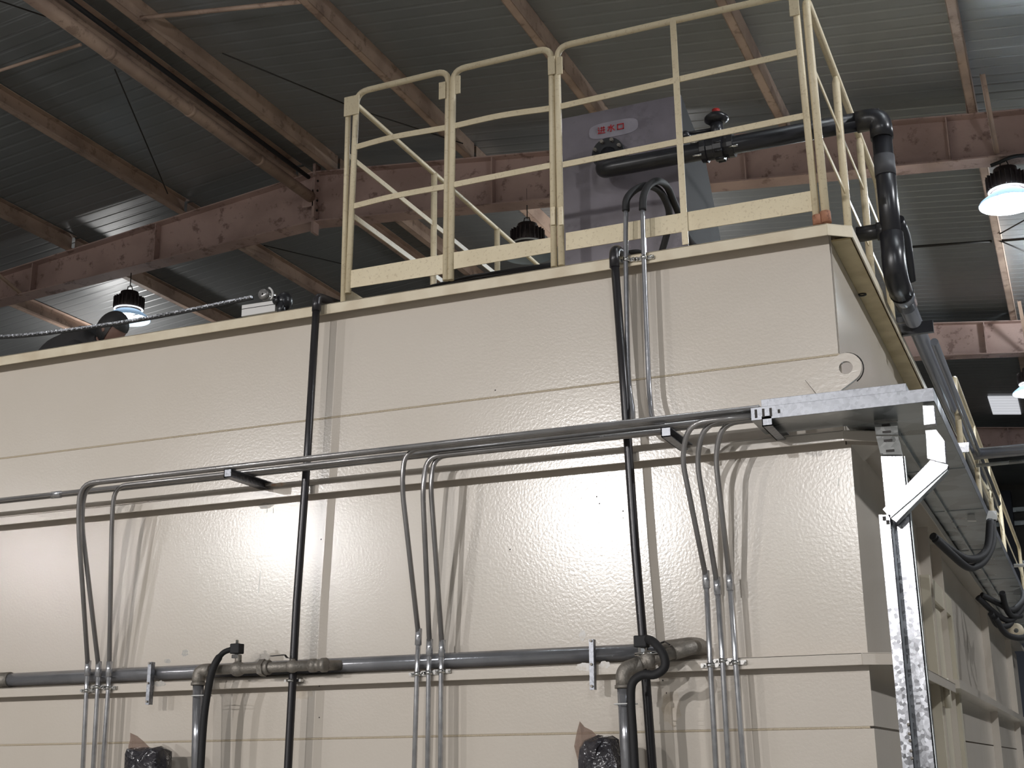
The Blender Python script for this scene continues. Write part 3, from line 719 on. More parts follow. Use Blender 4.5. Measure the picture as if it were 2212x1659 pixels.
for lb, Yb, zo, bx, lo, tail, cl in B: conduit(lb+', bright below the joint', Yb, zo, bx, lo, upper_end=BX(1436, Yb), tail=tail, coup=cl)
Cg = [('left conduit of the right group of three', 5.27, -.03, 1490, [(1472, 985, 5.33), (1525, 1248, YL)], [(1534, 1430, YL), (1550, 1720, YL)], (1534, 1437, YL)),
      ('middle conduit of the right group of three', 5.305, -.03, 1522, [(1504, 990, 5.36), (1549, 1262, YL)], [(1561, 1430, YL), (1577, 1720, YL)], (1561, 1427, YL)),
      ('right conduit of the right group of three', 5.34, -.03, 1560, [(1545, 985, 5.39), (1576, 1252, YL)], [(1589, 1430, YL), (1611, 1720, YL)], (1589, 1431, YL))]
for lb, Yb, zo, bx, lo, tail, cl in Cg: conduit(lb+', below the galvanised tray', Yb, zo, bx, lo, tail=tail, coup=cl)
for i, (Yb, lb) in enumerate(((5.416, 'front'), (5.442, 'rear'))):
    x1 = tray_end
    t = thing('conduit', lb+' one of two straight conduits running off the left edge along the bundle', 'conduit', (-3, Yb, zb0), 'steel conduits on the tank front')
    part('straight_conduit', MB().cyl((-6.6, Yb, zb0-.004*i), (x1, Yb, zb0-.004*i), RC, 10), 'conduit_dark', t)
    part('coupling', MB().cyl((BX(112, Yb), Yb, zb0-.004*i), (BX(122, Yb)+.03, Yb, zb0-.004*i), RC+.003, 10), 'bright', t)
# bracket arms under the bundle
for (px, lb) in ((487, 'short steel bracket arm under the bundle between the left and centre groups'), (1428, 'steel bracket arm under the bundle left of the right group'), (1645, 'steel bracket arm under the tray end')):
    x = BX(px, 5.26); zt_ = zb0-RC-(.0 if px < 600 else .03)
    mb = MB().box((x, 5.25, zt_-.042), (x+.004, D, zt_)).box((x, 5.25, zt_-.004), (x+.04, D, zt_)).box((x, 5.25, zt_-.042), (x+.04, D, zt_-.038)).box((x, 5.25, zt_-.042), (x+.04, 5.254, zt_))
    single('bracket_arm', mb, 'galvlip', lb, 'bracket', 'bundle brackets')
# two silver conduits from the top with black hoses
for i, (pts, hose, lb) in enumerate((
    ([(1352, 452, 5.50), (1352, 560, 5.50), (1357, 800, 5.50), (1366, 880, 5.48), (1378, 914, 5.44), (1405, 918, 5.43)],
     [(1352, 456, 5.50), (1354, 430, 5.5), (1372, 410, 5.55), (1398, 401, 5.65), (1425, 413, 5.8), (1444, 450, 5.9), (1444, 490, 6.0), (1434, 530, 6.05), (1420, 575, 6.1)], 'left of the two silver conduits rising past the rim into a black hose'),
    ([(1388, 450, 5.50), (1391, 555, 5.50), (1398, 740, 5.50), (1404, 860, 5.49), (1420, 904, 5.44), (1450, 908, 5.43)],
     [(1388, 454, 5.50), (1390, 425, 5.5), (1400, 402, 5.55), (1420, 391, 5.65), (1440, 402, 5.8), (1455, 435, 5.9), (1470, 470, 6.0), (1490, 520, 6.1), (1530, 560, 6.15)], 'right of the two silver conduits rising past the rim into a black hose'))):
    P = [at_y(*q) for q in pts]; P[-1] = V((P[-1].x+.05, 5.40, zb0+.026)); P[-2] = V((P[-2].x, 5.41, zb0+.03)); P.append(V((tray_end, 5.40, zb0+.026)))
    t = thing('conduit', lb, 'conduit', P[0], 'silver conduits with hoses')
    part('conduit_tube', MB().tube(smooth_path(P, 5), RC, 10), 'pipe', t)
    part('hose', MB().tube(smooth_path([at_y(*q) for q in hose], 6), .0175, 12), 'rubber', t, 'black corrugated hose')
    k = at_y(*[(1353, 561, 5.5), (1391, 556, 5.5)][i])
    cl = part('clamp', MB().lathe(k+V((0, 0, -.009)), [(RC, 0), (RC+.004, 0), (RC+.004, .018), (RC, .018)], n=14).box(k+V((-.045, .008, -.009)), k+V((.045, .016, .009))), 'chrome', t)
    for sgn in (-1, 1): part('screw', MB().ball(k+V((sgn*.034, .0, 0)), .008, 8, 6), 'chrome', cl)
single('cable_loop', MB().tube(smooth_path([at_y(1405, 556, 5.75), at_y(1380, 545, 5.72), at_y(1355, 548, 5.7), at_y(1335, 562, 5.75), at_y(1290, 575, 5.8)], 6), .013, 10), 'rubber', 'low black cable loop behind the rim beside the silver conduits', 'cable')

# ================================================================== WATER MAIN AT LOWER RIB
YM = 5.56; zM = at_y(800, 1434, YM).z; RM = .034; zM = max(zM, 2.0645); print('ZM', zM)
xm1 = at_y(1440, 1400, YM).x
mn = thing('water_main', 'long horizontal galvanised water pipe resting on the lower rib', 'pipe', (-3, YM, zM))
part('pipe', MB().cyl((-6.4, YM, zM), (xm1+.03, YM, zM), RM, 20), 'pipe', mn)
part('coupling', MB().cyl((at_y(10, 1470, YM).x-.06, YM, zM), (at_y(10, 1470, YM).x+.04, YM, zM), RM+.006, 16), 'fitting', mn)
part('end_elbow', MB().tube(fillet([(xm1, YM-.01, zM+.005), (xm1+.12, YM-.04, zM+.012), (xm1+.13, D+.01, zM+.014)], .05), RM+.004, 16), 'fitting', mn)
# upright flat struts holding the main
for (p0, p1, lb) in (((324, 1430), (318, 1522), 'upright zinc strut in front of the water pipe, left one'), ((1277, 1381), (1279, 1490), 'upright zinc strut in front of the water pipe, right one')):
    a = at_y(*p0, 5.49); b = at_y(*p1, 5.49)
    t = thing('upright_strut', lb, 'bracket', b, 'upright struts')
    part('channel', MB().bar(a, b, .004, .02, (1, 0, 0)).bar(a+V((-.009, .014, 0)), b+V((-.009, .014, 0)), .028, .003, (1, 0, 0)).bar(a+V((.009, .014, 0)), b+V((.009, .014, 0)), .028, .003, (1, 0, 0)), 'galvlip', t)
    for s_ in (.03, .5, .93): c = a.lerp(b, s_); part('bolt', MB().cyl(c+V((0, -.002, 0)), c+V((0, -.009, 0)), .006, 6), 'fitting', t)
# left branch with valves
Yb_ = 5.425; eb = at_y(430, 1447, Yb_); zB = at_y(600, 1441, Yb_).z
br = thing('branch_pipe', 'left branch pipe: elbow, grey fittings and a vertical silver pipe', 'pipe', eb, 'branch pipes')
pb = at_y(424, 1720, Yb_)
part('vertical_pipe', MB().cyl(V((eb.x, Yb_, zB-.05)), pb, .0265, 18), 'pipe', br)
part('elbow', MB().tube(fillet([(eb.x, Yb_, zB-.065), (eb.x, Yb_, zB), (eb.x+.07, Yb_, zB)], .05), .031, 16).lathe((eb.x, Yb_, zB-.07), [(.031, 0), (.036, .0), (.036, .014), (.031, .014)], n=18), 'fitting', br)
xe = at_y(703, 1432, Yb_).x
part('nipple', MB().cyl((eb.x+.04, Yb_, zB), (xe-.05, Yb_, zB), .0235, 16), 'fitting', br)
part('end_tee', MB().lathe((xe-.08, Yb_, zB), [(.024, 0), (.031, .0), (.031, .03), (.026, .032), (.026, .06), (.033, .062), (.033, .085), (.02, .086), (0, .086)], (1, 0, 0), 16).tube(fillet([(xe-.05, Yb_, zB), (xe-.02, Yb_+.02, zB), (xe+.02, YM, zM)], .03), .024, 12), 'fitting', br)
ux = at_y(570, 1440, Yb_).x
part('union_nut', MB().lathe((ux-.02, Yb_, zB), [(.024, 0), (.04, 0), (.042, .028), (.024, .03)], (1, 0, 0), 6, False).lathe((ux+.01, Yb_, zB), [(.024, 0), (.034, .0), (.034, .022), (.024, .022)], (1, 0, 0), 14), 'fitting', br)
vx1 = at_y(514, 1440, Yb_).x
part('ball_valve', MB().ball((vx1, Yb_, zB), .036, 14, 10, (1.15, 1, 1)).cyl((vx1, Yb_, zB+.02), (vx1, Yb_, zB+.065), .016, 10), 'fitting', br)
vv = part('valve_stem', MB().cyl((vx1-.01, Yb_, zB+.05), (vx1-.01, Yb_, zB+.135), .008, 10).cyl((vx1-.01, Yb_, zB+.05), (vx1-.01, Yb_, zB+.066), .024, 6, False), 'chrome', br)
part('valve_cap', MB().box((vx1-.036, Yb_-.024, zB+.07), (vx1+.016, Yb_+.024, zB+.118)), 'rubber', br, 'black valve cap', bevel=.005)
vx2 = at_y(632, 1436, Yb_).x
part('lever_valve', MB().ball((vx2, Yb_, zB), .03, 14, 10, (1.2, 1, 1)).cyl((vx2, Yb_, zB+.02), (vx2, Yb_, zB+.034), .012, 10), 'fitting', br)
part('lever', MB().strip([(vx2+.01, Yb_, zB+.036), (vx2-.03, Yb_, zB+.04), (vx2-.045, Yb_, zB+.055), (vx2-.12, Yb_, zB+.052)], .02, .003), 'dark', br)
single('cable', MB().tube(smooth_path([V((vx1-.03, Yb_, zB+.095)), at_y(480, 1412, 5.40), at_y(460, 1445, 5.37), at_y(448, 1500, 5.38), at_y(440, 1560, 5.38), at_y(434, 1650, 5.38), at_y(430, 1725, 5.38)], 6), [.013]*8+[.0175]*29, 12), 'rubber', 'black cable sleeve from the left valve cap down beside the silver pipe', 'cable', 'black valve cables')
k = at_y(437, 1503, 5.4)
single('cable_tie', MB().tube([k+V((math.cos(q)*.05-.004, math.sin(q)*.042, 0)) for q in [i*math.pi/8 for i in range(17)]], .0025, 6), 'white', 'thin white tie around the left vertical pipe and black cable', 'tie')
# right branch
Yc = 5.33; er = at_y(1346, 1447, Yc); zR = er.z
b2 = thing('branch_pipe', 'right branch pipe: elbow in front of the black pipe, running up to the wall', 'pipe', er, 'branch pipes')
pr_ = at_y(1359, 1722, Yc); we = V((xm1+.055, 5.50, zM+.0))
we = at_y(1478, 1402, 5.47)
dirn = (we-er).normalized()
part('vertical_pipe', MB().cyl(er+V((0, 0, -.05)), pr_, .0275, 18), 'pipe', b2)
part('elbow', MB().tube(fillet([er+V((0, 0, -.07)), er, er+dirn*.075], .05), .032, 16).lathe(er+V((0, 0, -.075)), [(.032, 0), (.037, 0), (.037, .014), (.032, .014)], n=18), 'fitting', b2)
part('nipple', MB().cyl(er+dirn*.06, we, .025, 16), 'fitting', b2)
part('union_nut', MB().lathe(er+dirn*.1, [(.025, 0), (.033, 0), (.033, .03), (.025, .03)], dirn, 16), 'fitting', b2)
vc = at_y(1400, 1424, 5.39)
part('ball_valve', MB().ball(vc, .036, 14, 10), 'fitting', b2)
part('valve_stem', MB().cyl(vc+V((-.02, 0, .0)), vc+V((-.025, 0, .06)), .02, 8, False).cyl(vc+V((-.05, -.02, .02)), vc+V((.05, -.02, .025)), .006, 8).cyl(vc+V((-.05, .02, .02)), vc+V((.05, .02, .025)), .006, 8), 'chrome', b2)
cp = at_y(1386, 1386, 5.38)
part('valve_cap', MB().box(cp+V((-.028, -.026, -.024)), cp+V((.028, .026, .024))), 'rubber', b2, 'black valve cap', bevel=.005)
part('lever', MB().strip([at_y(1420, 1391, 5.42), at_y(1436, 1386, 5.42), at_y(1446, 1392, 5.42)], .02, .004), 'dark', b2)
part('wall_elbow', MB().tube(fillet([we-dirn*.05, we+V((.03, .03, .01)), V((we.x+.05, D+.0, we.z+.012))], .04), .031, 16), 'fitting', b2)
single('cable', MB().tube(smooth_path([cp+V((.02, 0, .01)), at_y(1412, 1387, 5.33), at_y(1432, 1412, 5.3), at_y(1436, 1440, 5.29), at_y(1415, 1457, 5.29), at_y(1388, 1458, 5.29), at_y(1366, 1476, 5.28), at_y(1363, 1520, 5.28), at_y(1368, 1600, 5.28), at_y(1374, 1722, 5.28)], 6), .018, 12), 'rubber', 'black ribbed cable looping from the right valve cap and down', 'cable', 'black valve cables')
k = at_y(1352, 1521, 5.31)
single('cable_tie', MB().tube([k+V((math.cos(q)*.048, math.sin(q)*.045, 0)) for q in [i*math.pi/8 for i in range(17)]], .0025, 6), 'white', 'thin white tie around the right vertical pipe and black cable', 'tie')

# ================================================================== WRAPPED MOTORS
def wrapped(outline, Yw, flap, label, depth=.09):
    c = at_y(*outline[0], Yw); t = thing('wrapped_motor', label, 'motor', at_y(*outline[0], Yw), 'wrapped motors')
    P = [at_y(*q, Yw) for q in outline]; cx = sum((p.x for p in P))/len(P); cz = sum((p.z for p in P))/len(P)
    n = len(P); vs = []; fs = []
    rows = [(.35, -depth), (.8, -depth*.8), (1.0, -depth*.15), (.9, depth*.4)]
    for s_, dy in rows:
        for i, p in enumerate(P):
            jx = random.uniform(-.008, .008); vs.append(V((cx+(p.x-cx)*s_+jx, Yw+dy+random.uniform(-.01, .01), cz+(p.z-cz)*s_+random.uniform(-.006, .006))))
    for r_ in range(len(rows)-1):
        for i in range(n): fs.append((r_*n+i, r_*n+(i+1) % n, (r_+1)*n+(i+1) % n, (r_+1)*n+i))
    vs.append(V((cx, Yw-depth*1.05, cz))); ci = len(vs)-1
    for i in range(n): fs.append((ci, (i+1) % n, i))
    part('motor_body', MB().add(vs, fs), 'bag', t)
    F = [at_y(*q, Yw-.02) for q in flap]; m_ = MB(); n = len(F)
    mid = sum(F, V((0, 0, 0)))/n+V((0, -.03, 0))
    m_.add(F+[mid]+[f+V((0, .004, 0)) for f in F]+[mid+V((0, .004, 0))], [(i, (i+1) % n, n) for i in range(n)]+[(n+1+(i+1) % n, n+1+i, 2*n+1) for i in range(n)])
    part('plastic_flap', m_, 'plastic', t, 'torn flap of clear wrapping')
wrapped([(283, 1640), (283, 1622), (292, 1612), (305, 1612), (320, 1615), (340, 1614), (352, 1612), (361, 1618), (365, 1640), (365, 1690), (360, 1740), (300, 1740), (281, 1700)], 5.42,
        [(281, 1583), (296, 1590), (310, 1602), (322, 1614), (318, 1640), (300, 1650), (284, 1632), (275, 1632), (277, 1612), (280, 1600)], 'motor wrapped in black plastic at the bottom left, with a torn flap')
wrapped([(1256, 1640), (1256, 1612), (1270, 1596), (1290, 1590), (1308, 1587), (1325, 1588), (1336, 1598), (1340, 1625), (1352, 1655), (1352, 1740), (1270, 1740), (1254, 1690)], 5.42,
        [(1252, 1558), (1262, 1570), (1278, 1578), (1290, 1590), (1278, 1612), (1262, 1640), (1252, 1660), (1240, 1612), (1246, 1580)], 'motor wrapped in black plastic at the bottom centre, by the right branch')

# ================================================================== GALVANISED TRAY AND TRUNKS
YT0 = 5.25
tr = thing('cable_tray', 'galvanised cable tray crossing the tank corner and running back along the side', 'tray', (-.8, YT0, 2.97))
a = at_y(1622, 894, YT0); b = at_y(2017, 851, YT0)
xa, xb_ = a.x, b.x; z1 = at_y(2017, 837, YT0).z; z0 = at_y(2017, 866, YT0).z
part('front_lip', MB().box((xa, YT0, z0), (xb_, YT0+.003, z1)), 'galvlip', tr, bevel=.001)
part('tray_floor', MB().box((xa, YT0+.003, z0), (xb_-.003, D-.09, z0+.003)), 'galvdull', tr)
part('end_lip', MB().box((xb_-.003, YT0+.003, z0), (xb_, 17, z1)), 'galvlip', tr)
mb_holes = MB()
for px in (1633, 1649, 1665, 1683):
    x = at_y(px, 893, YT0).x
    h_ = .018 if px < 1680 else .008
    part('slot', MB().box((x-.005, YT0-.001, (z0+z1)/2-h_), (x+.005, YT0, (z0+z1)/2+h_)), 'dark', tr)
ys = [5.51, 6.6, 7.75, 9.3, 10.9, 12.6, 14.6, 17]
ylr = at_x(2049, 1020, xb_-.22)
for i in range(len(ys)-1):
    part('floor_panel', MB().box((-.812, ys[i]+.004, z0), (xb_-.003, ys[i+1]-.004, z0+.003)), 'galvdull', tr)
    part('cross_joint', MB().box((-.8, ys[i+1]-.03, z0-.004), (xb_, ys[i+1]+.005, z0)), 'galvdull', tr)
part('inner_rail', MB().box((xb_-.2, 5.7, z0-.02), (xb_-.19, 16.8, z0)), 'galvdull', tr)
for pts in (((-.6, 5.9), (-.35, 7.2)), ):
    pass
c1 = at_y(1645, 868, YT0+.05); c2 = at_y(1957, 829, YT0+.05)
cv = thing('tray_cover', 'loose galvanised channel lying on top of the tray under the lifting plate', 'channel', (c1.x, YT0+.04, c1.z))
zt0 = at_y(1957, 829, YT0+.05).z; zt1 = z1+.0055
part('channel', MB().box((c1.x, YT0+.04, zt1), (c2.x, YT0+.043, zt0)).box((c1.x, YT0+.043, zt0-.003), (c2.x, YT0+.2, zt0)).box((c2.x-.003, YT0+.043, zt1), (c2.x, YT0+.2, zt0-.003)), 'galvlip', cv, bevel=.001)
# trunk B : wide vertical duct from tray to floor, with slotted curved top
def ribbon(mb, pts, wv, dv):       # box duct through points
    P = [V(p) for p in pts]; vs = []; fs = []; wv = V(wv); dv = V(dv)
    for p in P: vs += [p-wv, p+wv, p+wv+dv, p-wv+dv]
    for i in range(len(P)-1):
        for k in range(4): fs.append((i*4+k, i*4+(k+1) % 4, i*4+4+(k+1) % 4, i*4+4+k))
    fs += [(0, 3, 2, 1), tuple(len(vs)-4+k for k in range(4))]
    return mb.add(vs, fs)
tb = thing('cable_duct', 'wide blazing-bright galvanised duct dropping straight down from the tray', 'duct', (-.57, 5.36, 0), 'vertical cable ducts')
YBk = 5.36
top = [((1912, 872), 5.52), ((1917, 915), 5.50), ((1922, 950), 5.44), ((1925, 975), 5.38)]
prev = None; segs = [(872, 1884+2, 1934), (912, 1888, 1938), (942, 1892, 1940), (985, 1902, 1948)]
for i in range(3):
    y0_, l0, r0 = segs[i]; y1_, l1, r1 = segs[i+1]
    Ya = [5.50, 5.46, 5.41, YBk][i]; Yb2 = [5.46, 5.41, YBk, YBk][i]
    A0 = at_y(l0, y0_, Ya); A1 = at_y(r0, y0_, Ya); B0 = at_y(l1, y1_-3, Yb2); B1 = at_y(r1, y1_-3, Yb2)
    o_ = part('curved_piece', MB().prism([A0, A1, B1, B0], (0, .03, 0)), 'galvtop', tb)
    mid = (A0+A1+B0+B1)/4
    for f_ in ((-.25, .3) if i else (.1,)):
        c = mid+(B0+B1-A0-A1)/2*f_*1.0
        part('slot', MB().box(c+V((-.016, -.004, -.005)), c+V((.016, .0, .005))), 'dark', o_)
A0 = at_y(1902, 985, YBk); A1 = at_y(1950, 985, YBk); B1 = at_y(2035, 1740, YBk); B0 = V((B1.x-(A1.x-A0.x), YBk, B1.z))
part('duct', MB().prism([A0, A1, V((B1.x, YBk, .0)), V((B0.x, YBk, .0))], (0, .07, 0)), 'galv', tb, bevel=.001)
part('duct_edge', MB().bar(A1+V((.006, .02, 0)), V((B1.x+.006, YBk+.02, 0)), .003, .03, (0, 1, 0)), 'galvdull', tb)
# trunk C : U channel that jogs and runs beside B
tc_ = thing('cable_duct', 'narrow galvanised channel with a slanting elbow, hugging the wide duct', 'duct', (-.66, 5.2, 0), 'vertical cable ducts')
YC = 5.27
def quad(q, Yq, th, nm, m='galv', par=tc_):
    return part(nm, MB().prism([at_y(*p, Yq) for p in q], (0, th, 0)), m, par)
quad([(1993, 876), (2017, 876), (2021, 915), (1996, 918)], YC, .05, 'upper_piece')
quad([(1999, 930), (2022, 928), (2040, 952), (2043, 1000), (2030, 998), (2003, 990), (2001, 950)], YC, .05, 'upper_box')
quad([(1907, 1100), (2010, 994), (2048, 1004), (2046, 1012), (1923, 1119)], YC, .05, 'slanting_box')
quad([(1923, 1119), (2046, 1012), (2047, 1016), (1936, 1128)], YC+.01, .06, 'slanting_edge', 'galvdull')
A0 = at_y(1898, 1112, YC); A1 = at_y(1923, 1112, YC)
xe0 = at_y(1961, 1700, YC).x; xe1 = at_y(1985, 1700, YC).x
part('left_lip', MB().prism([A0, A1, V((xe1, YC, 0)), V((xe0, YC, 0))], (0, .004, 0)), 'galv', tc_)
part('channel_web', MB().prism([A1, V((xe1, YC, 0)), V((xe1, YC+.08, 0)), V((A1.x, YC+.08, A1.z))], (-.003, 0, 0)), 'galvdull', tc_)
for py in (1120, 1128): c = at_y(1910+(py-1120), py, YC-.002); part('slot', MB().box(c+V((-.006, -.002, -.008)), c+V((.006, 0, .008))), 'dark', tc_)
for i, py in enumerate((1565, 1585, 1600, 1622, 1638)):
    c = at_y(1962+i*2, py, YC-.004); part('screw', MB().ball(c, .006, 8, 6), 'fitting', tc_)
# tray bracket, clips and hoses beyond
q0 = at_x(2075, 966, xb_-.1)
part('hanger_plate', MB().prism([at_y(2060, 977, q0.y), at_y(2093, 976, q0.y), at_y(2093, 955, q0.y), at_y(2068, 957, q0.y)], (0, .02, 0)), 'galv', tr, 'bright zinc hanger plate')
for i, pts in enumerate((((2089, 1124), (2108, 1124), (2101, 1106), (2091, 1106)), ((2130, 1122), (2153, 1122), (2152, 1103), (2135, 1103)))):
    Yq = 7.9
    single('cable_gland', MB().prism([at_y(*p, Yq) for p in pts], (0, .05, 0)), 'white', ['white plastic clip, inner one', 'white plastic clip, outer one'][i]+', above the black hoses at right', 'clip', 'white clips')
hs = [[(2015, 1158), (2050, 1185), (2085, 1206), (2115, 1204), (2134, 1180), (2139, 1125)], [(2020, 1164), (2055, 1197), (2082, 1220), (2100, 1226), (2125, 1212), (2143, 1175), (2143, 1125)]]
for i, h in enumerate(hs):
    single('hose', MB().tube(smooth_path([at_y(*q, 7.2+.12*j) for j, q in enumerate(h)], 6), .021, 10), 'rubber', ['upper', 'lower'][i]+' of the two near black hoses sagging under the side tray', 'hose', 'sagging hoses')
hs = [[(2112, 1290), (2150, 1325), (2180, 1340), (2205, 1318), (2215, 1285)], [(2120, 1285), (2160, 1305), (2185, 1318), (2208, 1300), (2212, 1280)], [(2140, 1325), (2155, 1350), (2180, 1350), (2190, 1325)],
      [(2165, 1280), (2172, 1310), (2185, 1330), (2205, 1330)], [(2150, 1335), (2172, 1368), (2200, 1378), (2230, 1372)]]
for i, h in enumerate(hs):
    single('hose', MB().tube(smooth_path([at_y(*q, 10.4+.1*j) for j, q in enumerate(h)], 6), .022, 10), 'rubber', ['uppermost left', 'short upper right', 'small looped', 'steep', 'lowest'][i]+' black hose in the far tangle at the right edge', 'hose', 'far hose tangle')
c = at_y(2195, 1362, 10.8)
single('round_lug', MB().lathe(c, [(.017, 0), (.055, 0), (.055, .02), (.017, .02), (.017, 0)], (0, 1, 0), 24), 'paintflange', 'white round plate with a hole beside the far hoses', 'plate')
single('white_rod', MB().cyl(at_y(2190, 1222, 9.5), at_y(2280, 1219, 9.5), .012, 10), 'white', 'short white rod sticking out at the right edge', 'rod')

# ================================================================== TOP LEFT DRIVE AND CHAIN
Yd = 5.7
dv = thing('chain_drive', 'small chain drive unit with a pale block on the tank rim', 'machine', at_y(560, 680, Yd))
a = at_y(521, 681, Yd); b = at_y(596, 648, Yd)
def qz(x, y): return at_y(x, y, Yd)
part('block', MB().prism([qz(521, 684), qz(594, 672), qz(595, 648), qz(522, 659)], (0, .09, 0)), 'alu', dv, 'pale aluminium block', bevel=.003)
part('block_groove', MB().bar(qz(522, 668)+V((0, -.001, 0)), qz(595, 657)+V((0, -.001, 0)), .002, .003), 'dark', dv)
c = qz(569, 636); part('sprocket', MB().lathe(c+V((0, -.01, 0)), [(.006, 0), (.028, 0), (.03, .012), (.028, .024), (.006, .024), (.006, 0)], (0, 1, 0), 16), 'conduit_dark', dv)
part('sprocket_guard', MB().tube([c+V((math.cos(q)*.046, .02, math.sin(q)*.046)) for q in [math.radians(k*15-40) for k in range(8)]], .006, 8), 'alu', dv)
part('hub', MB().cyl(c+V((-.02, .02, -.01)), c+V((.05, .05, .0)), .018, 12), 'chrome', dv)
c = qz(608, 648); part('drive_motor', MB().ball(c+V((0, .03, .0)), .05, 14, 10, (.9, 1, 1.1)).cyl(c+V((-.035, -.01, -.01)), c+V((-.0, -.02, .0)), .018, 12).cyl(c+V((0, 0, -.09)), c+V((0, .0, -.01)), .022, 12), 'black', dv)
part('side_knob', MB().ball(qz(630, 668)+V((0, .04, -.01)), .032, 12, 8, (1.5, 1, .8)), 'black', dv)
# roller chain
ch = thing('drive_chain', 'grey link chain stretched above the rim from the left edge to the drive', 'chain', qz(250, 700))
pts = smooth_path([at_y(x, y, 5.72) for x, y in ((-30, 729), (60, 723), (160, 711), (300, 690), (430, 665), (548, 641))], 12)
L_ = [0]
for i in range(1, len(pts)): L_.append(L_[-1]+(pts[i]-pts[i-1]).length)
def along(s):
    for i in range(1, len(pts)):
        if L_[i] >= s: u_ = (s-L_[i-1])/(L_[i]-L_[i-1]); return pts[i-1].lerp(pts[i], u_)
    return pts[-1]
nl = int(L_[-1]/.036); lm = None
for i in range(nl):
    a = along(i*.036); b = along(i*.036+.031)
    if lm is None:
        mb = MB().bar((-.0155, -.006, .002), (.0155, -.006, .002), .004, .011).bar((-.0155, .006, .002), (.0155, .006, .002), .004, .011).cyl((-.012, -.01, -.003), (-.012, .01, -.003), .006, 8)
        lm = part('chain_link', mb, 'galv', ch); lm.data.transform(Matrix.Translation(origin(ch))); o_ = lm
    else:
        o_ = lm.copy(); COL.objects.link(o_); o_.parent = ch
    d_ = b-a; o_.location = (a+b)/2-origin(ch); o_.rotation_euler = (0, -math.atan2(d_.z, d_.x), 0)
mbk = MB().tube([p+V((0, .0, -.0115)) for p in pts], .0045, 6); part('lower_strand', mbk, 'rubber', ch, 'black strand under the links')

# ================================================================== PERSON behind the rim
hc = at_y(243, 713, 6.25)
pe = thing('person', 'person with black hair in dark clothes crouching low behind the tank rim', 'person', (hc.x-.3, 6.3, 3.87))
def skinned(name, verts, edges, rad, m, parent):
    me = bpy.data.meshes.new(name); off = origin(parent)
    me.from_pydata([V(p)-off for p in verts], edges, []); o = bpy.data.objects.new(name, me); COL.objects.link(o); o.parent = parent
    md = o.modifiers.new('skin', 'SKIN'); sv = me.skin_vertices[0].data if me.skin_vertices else None
    if sv is None:
        bpy.context.view_layer.objects.active = o; sv = me.skin_vertices[0].data
    for i, r_ in enumerate(rad): sv[i].radius = (r_, r_)
    sv[0].use_root = True
    s_ = o.modifiers.new('sub', 'SUBSURF'); s_.levels = 2; s_.render_levels = 2; me.materials.append(M_[m]); return o
h = hc
mb = MB()
rings = 12
# head with face looking right and down
vs = []; n = 18; m = 14
for i in range(m+1):
    th = math.pi*i/m
    for k in range(n):
        q = 2*math.pi*k/n
        x = math.sin(th)*math.cos(q)*.095; y = math.sin(th)*math.sin(q)*.075; z = math.cos(th)*.112
        if x > 0 and z < .03: x *= .93
        if x > .04 and abs(y) < .022 and -.04 < z < .0: x += .018   # nose
        if x > .05 and abs(y) < .03 and -.075 < z < -.055: x += .006
        if z < -.04: x *= 1-(-.04-z)*2.2; y *= 1-(-.04-z)*2.5
        vs.append((x, y, z))
R_ = Matrix.Rotation(math.radians(38), 3, 'Y')
hv = [R_ @ V(p)+h for p in vs]
fs = [(i*n+k, (i+1)*n+k, (i+1)*n+(k+1) % n, i*n+(k+1) % n) for i in range(m) for k in range(n)]
body = MB().add(hv, fs, True)
tor = smooth_path([h+V((-.05, .0, -.06)), h+V((-.12, .02, -.1)), h+V((-.26, .05, -.1)), h+V((-.46, .1, -.15)), h+V((-.6, .12, -.28))], 5)
rad = [.055, .055, .06, .07, .08]+[.1, .12, .135, .14, .145]+[.145, .15, .15, .155, .16]+[.16, .16, .16, .15, .14, .1]
body.tube(tor, rad[:len(tor)], 16)
body.tube(smooth_path([h+V((-.2, -.1, -.12)), h+V((-.1, -.16, -.26)), h+V((.05, -.13, -.3))], 4), [.055, .055, .053, .05, .047, .043, .04, .037, .034], 10)
part('body', body, 'skin', pe)
hair = MB()
hv2 = [R_ @ (V((p[0]*1.09-.006, p[1]*1.12, p[2]*1.08+.004)))+h for p in vs]
keep = []
for i in range(m):
    for k in range(n):
        p = vs[i*n+k]
        if p[2] > .025 or p[0] < .035 and p[2] > -.09: keep.append((i*n+k, (i+1)*n+k, (i+1)*n+(k+1) % n, i*n+(k+1) % n))
hair.add(hv2, keep, True); part('hair', hair, 'hair', pe)
part('ear', MB().ball(h+V((-.005, -.078, -.01)), .02, 10, 8, (.7, .35, 1.2)), 'skin', pe)
cl = MB().tube([p+V((0, 0, .004)) for p in tor[1:]], [r_*1.09+.004 for r_ in rad[1:len(tor)]], 18)
cl.tube(smooth_path([h+V((-.2, -.1, -.12)), h+V((-.1, -.16, -.26)), h+V((.0, -.14, -.29))], 4), [.064, .063, .06, .057, .054, .05, .047, .044, .042], 12)
part('jacket', cl, 'cloth', pe)

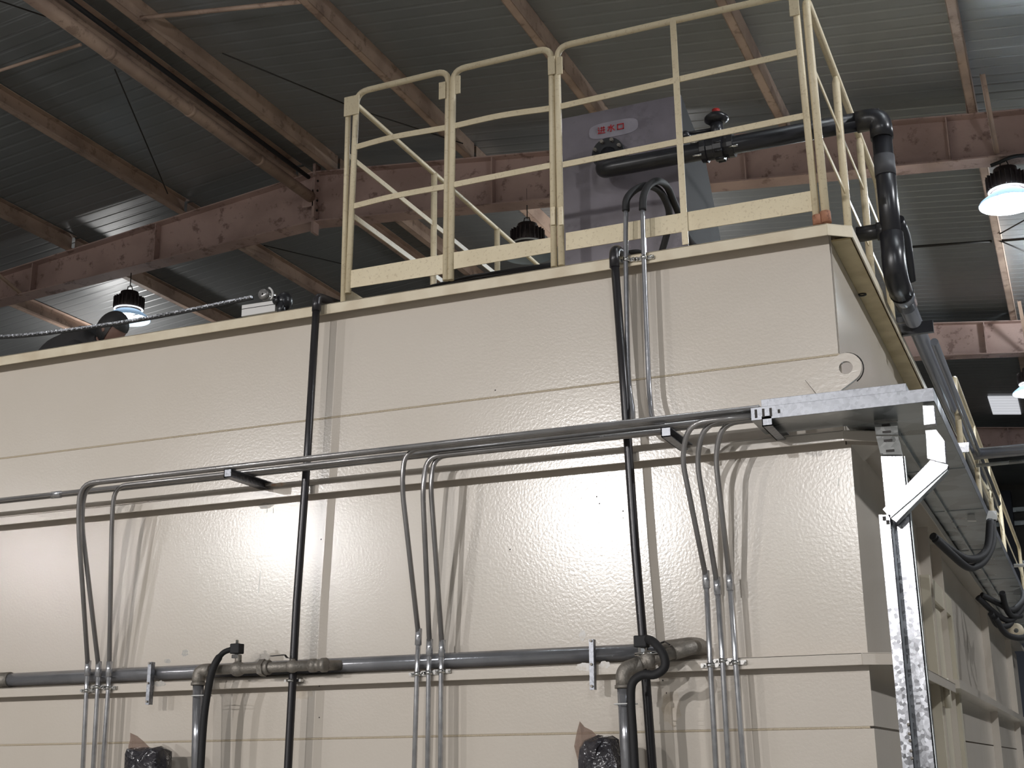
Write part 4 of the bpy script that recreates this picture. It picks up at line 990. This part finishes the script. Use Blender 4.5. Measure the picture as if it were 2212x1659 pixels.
# ================================================================== HIGH-BAY LAMPS
def lamp(c, label, hang, lit=True, r=.26, bulb='bulb', ring='ring'):
    c = V(c); hang = hang-.016; t = thing('high_bay_lamp', label, 'lamp', c, 'high-bay lamps')
    part('reflector', MB().lathe(c, [(r, -.005), (r+.004, .0), (r*.97, .02), (r*.62, .09), (r*.56, .1), (r*.55, .098), (r*.6, .085), (r*.95, .016), (r, -.005)], n=32), 'shade', t)
    hs_ = MB().lathe(c, [(0, .34), (r*.4, .34), (r*.42, .28), (r*.6, .27), (r*.62, .14), (r*.5, .1), (0, .1)], n=24)
    for k in range(24):
        q = 2*math.pi*k/24; a_ = c+V((math.cos(q)*r*.64, math.sin(q)*r*.64, .14)); hs_.bar(a_, a_+V((0, 0, .13)), .006, .03, (math.cos(q), math.sin(q), 0))
    part('heat_sink', hs_, 'heat', t)
    part('bulb', MB().lathe(c+V((0, 0, .07)), [(0, .0), (.06, .003), (.085, .015), (.085, .028), (0, .028)], n=20), bulb, t)
    part('light_ring', MB().lathe(c+V((0, 0, .115)), [(r*.6, 0), (r*.66, .005), (r*.66, .012), (r*.6, .016)], n=24), ring, t)
    part('hanger', MB().tube([c+V((-.05, 0, .33)), c+V((-.03, 0, .42)), c+V((.02, 0, .42)), c+V((.05, 0, .33))], .006, 6).cyl(c+V((0, 0, .41)), (c.x, c.y, hang), .006, 6), 'dark', t)
    return t
l2 = at_y(2180, 440, 12.0); lamp(l2, 'brightly lit round lamp at the right edge below the first rafter', 6.9)
l1 = at_y(276, 690, 12.0); lamp(l1, 'round lamp at left, partly hidden by the crouching person', 7.36, bulb='ring')
l3 = at_y(2232, 848, 18.5); lamp(l3, 'lamp cut by the right edge, only its pale rim showing', 6.9)
l4 = at_y(1140, 551, 12.0); lamp(l4, 'dim grey lamp seen through the middle guard gate', 7.5, bulb='white', ring='white')
point(l2.x, l2.y, l2.z+.03, 480); point(l3.x, l3.y, l3.z+.03, 340); point(l1.x, l1.y, l1.z+.03, 22)
c = at_y(2175, 356, 11.88)
single('cable', MB().tube(smooth_path([at_y(2140, 358, 11.86), at_y(2160, 350, 11.86), at_y(2190, 338, 11.86), at_y(2230, 335, 11.86)], 5), .018, 8), 'rubber', 'black cable lying along the first rafter above the lit lamp', 'cable')
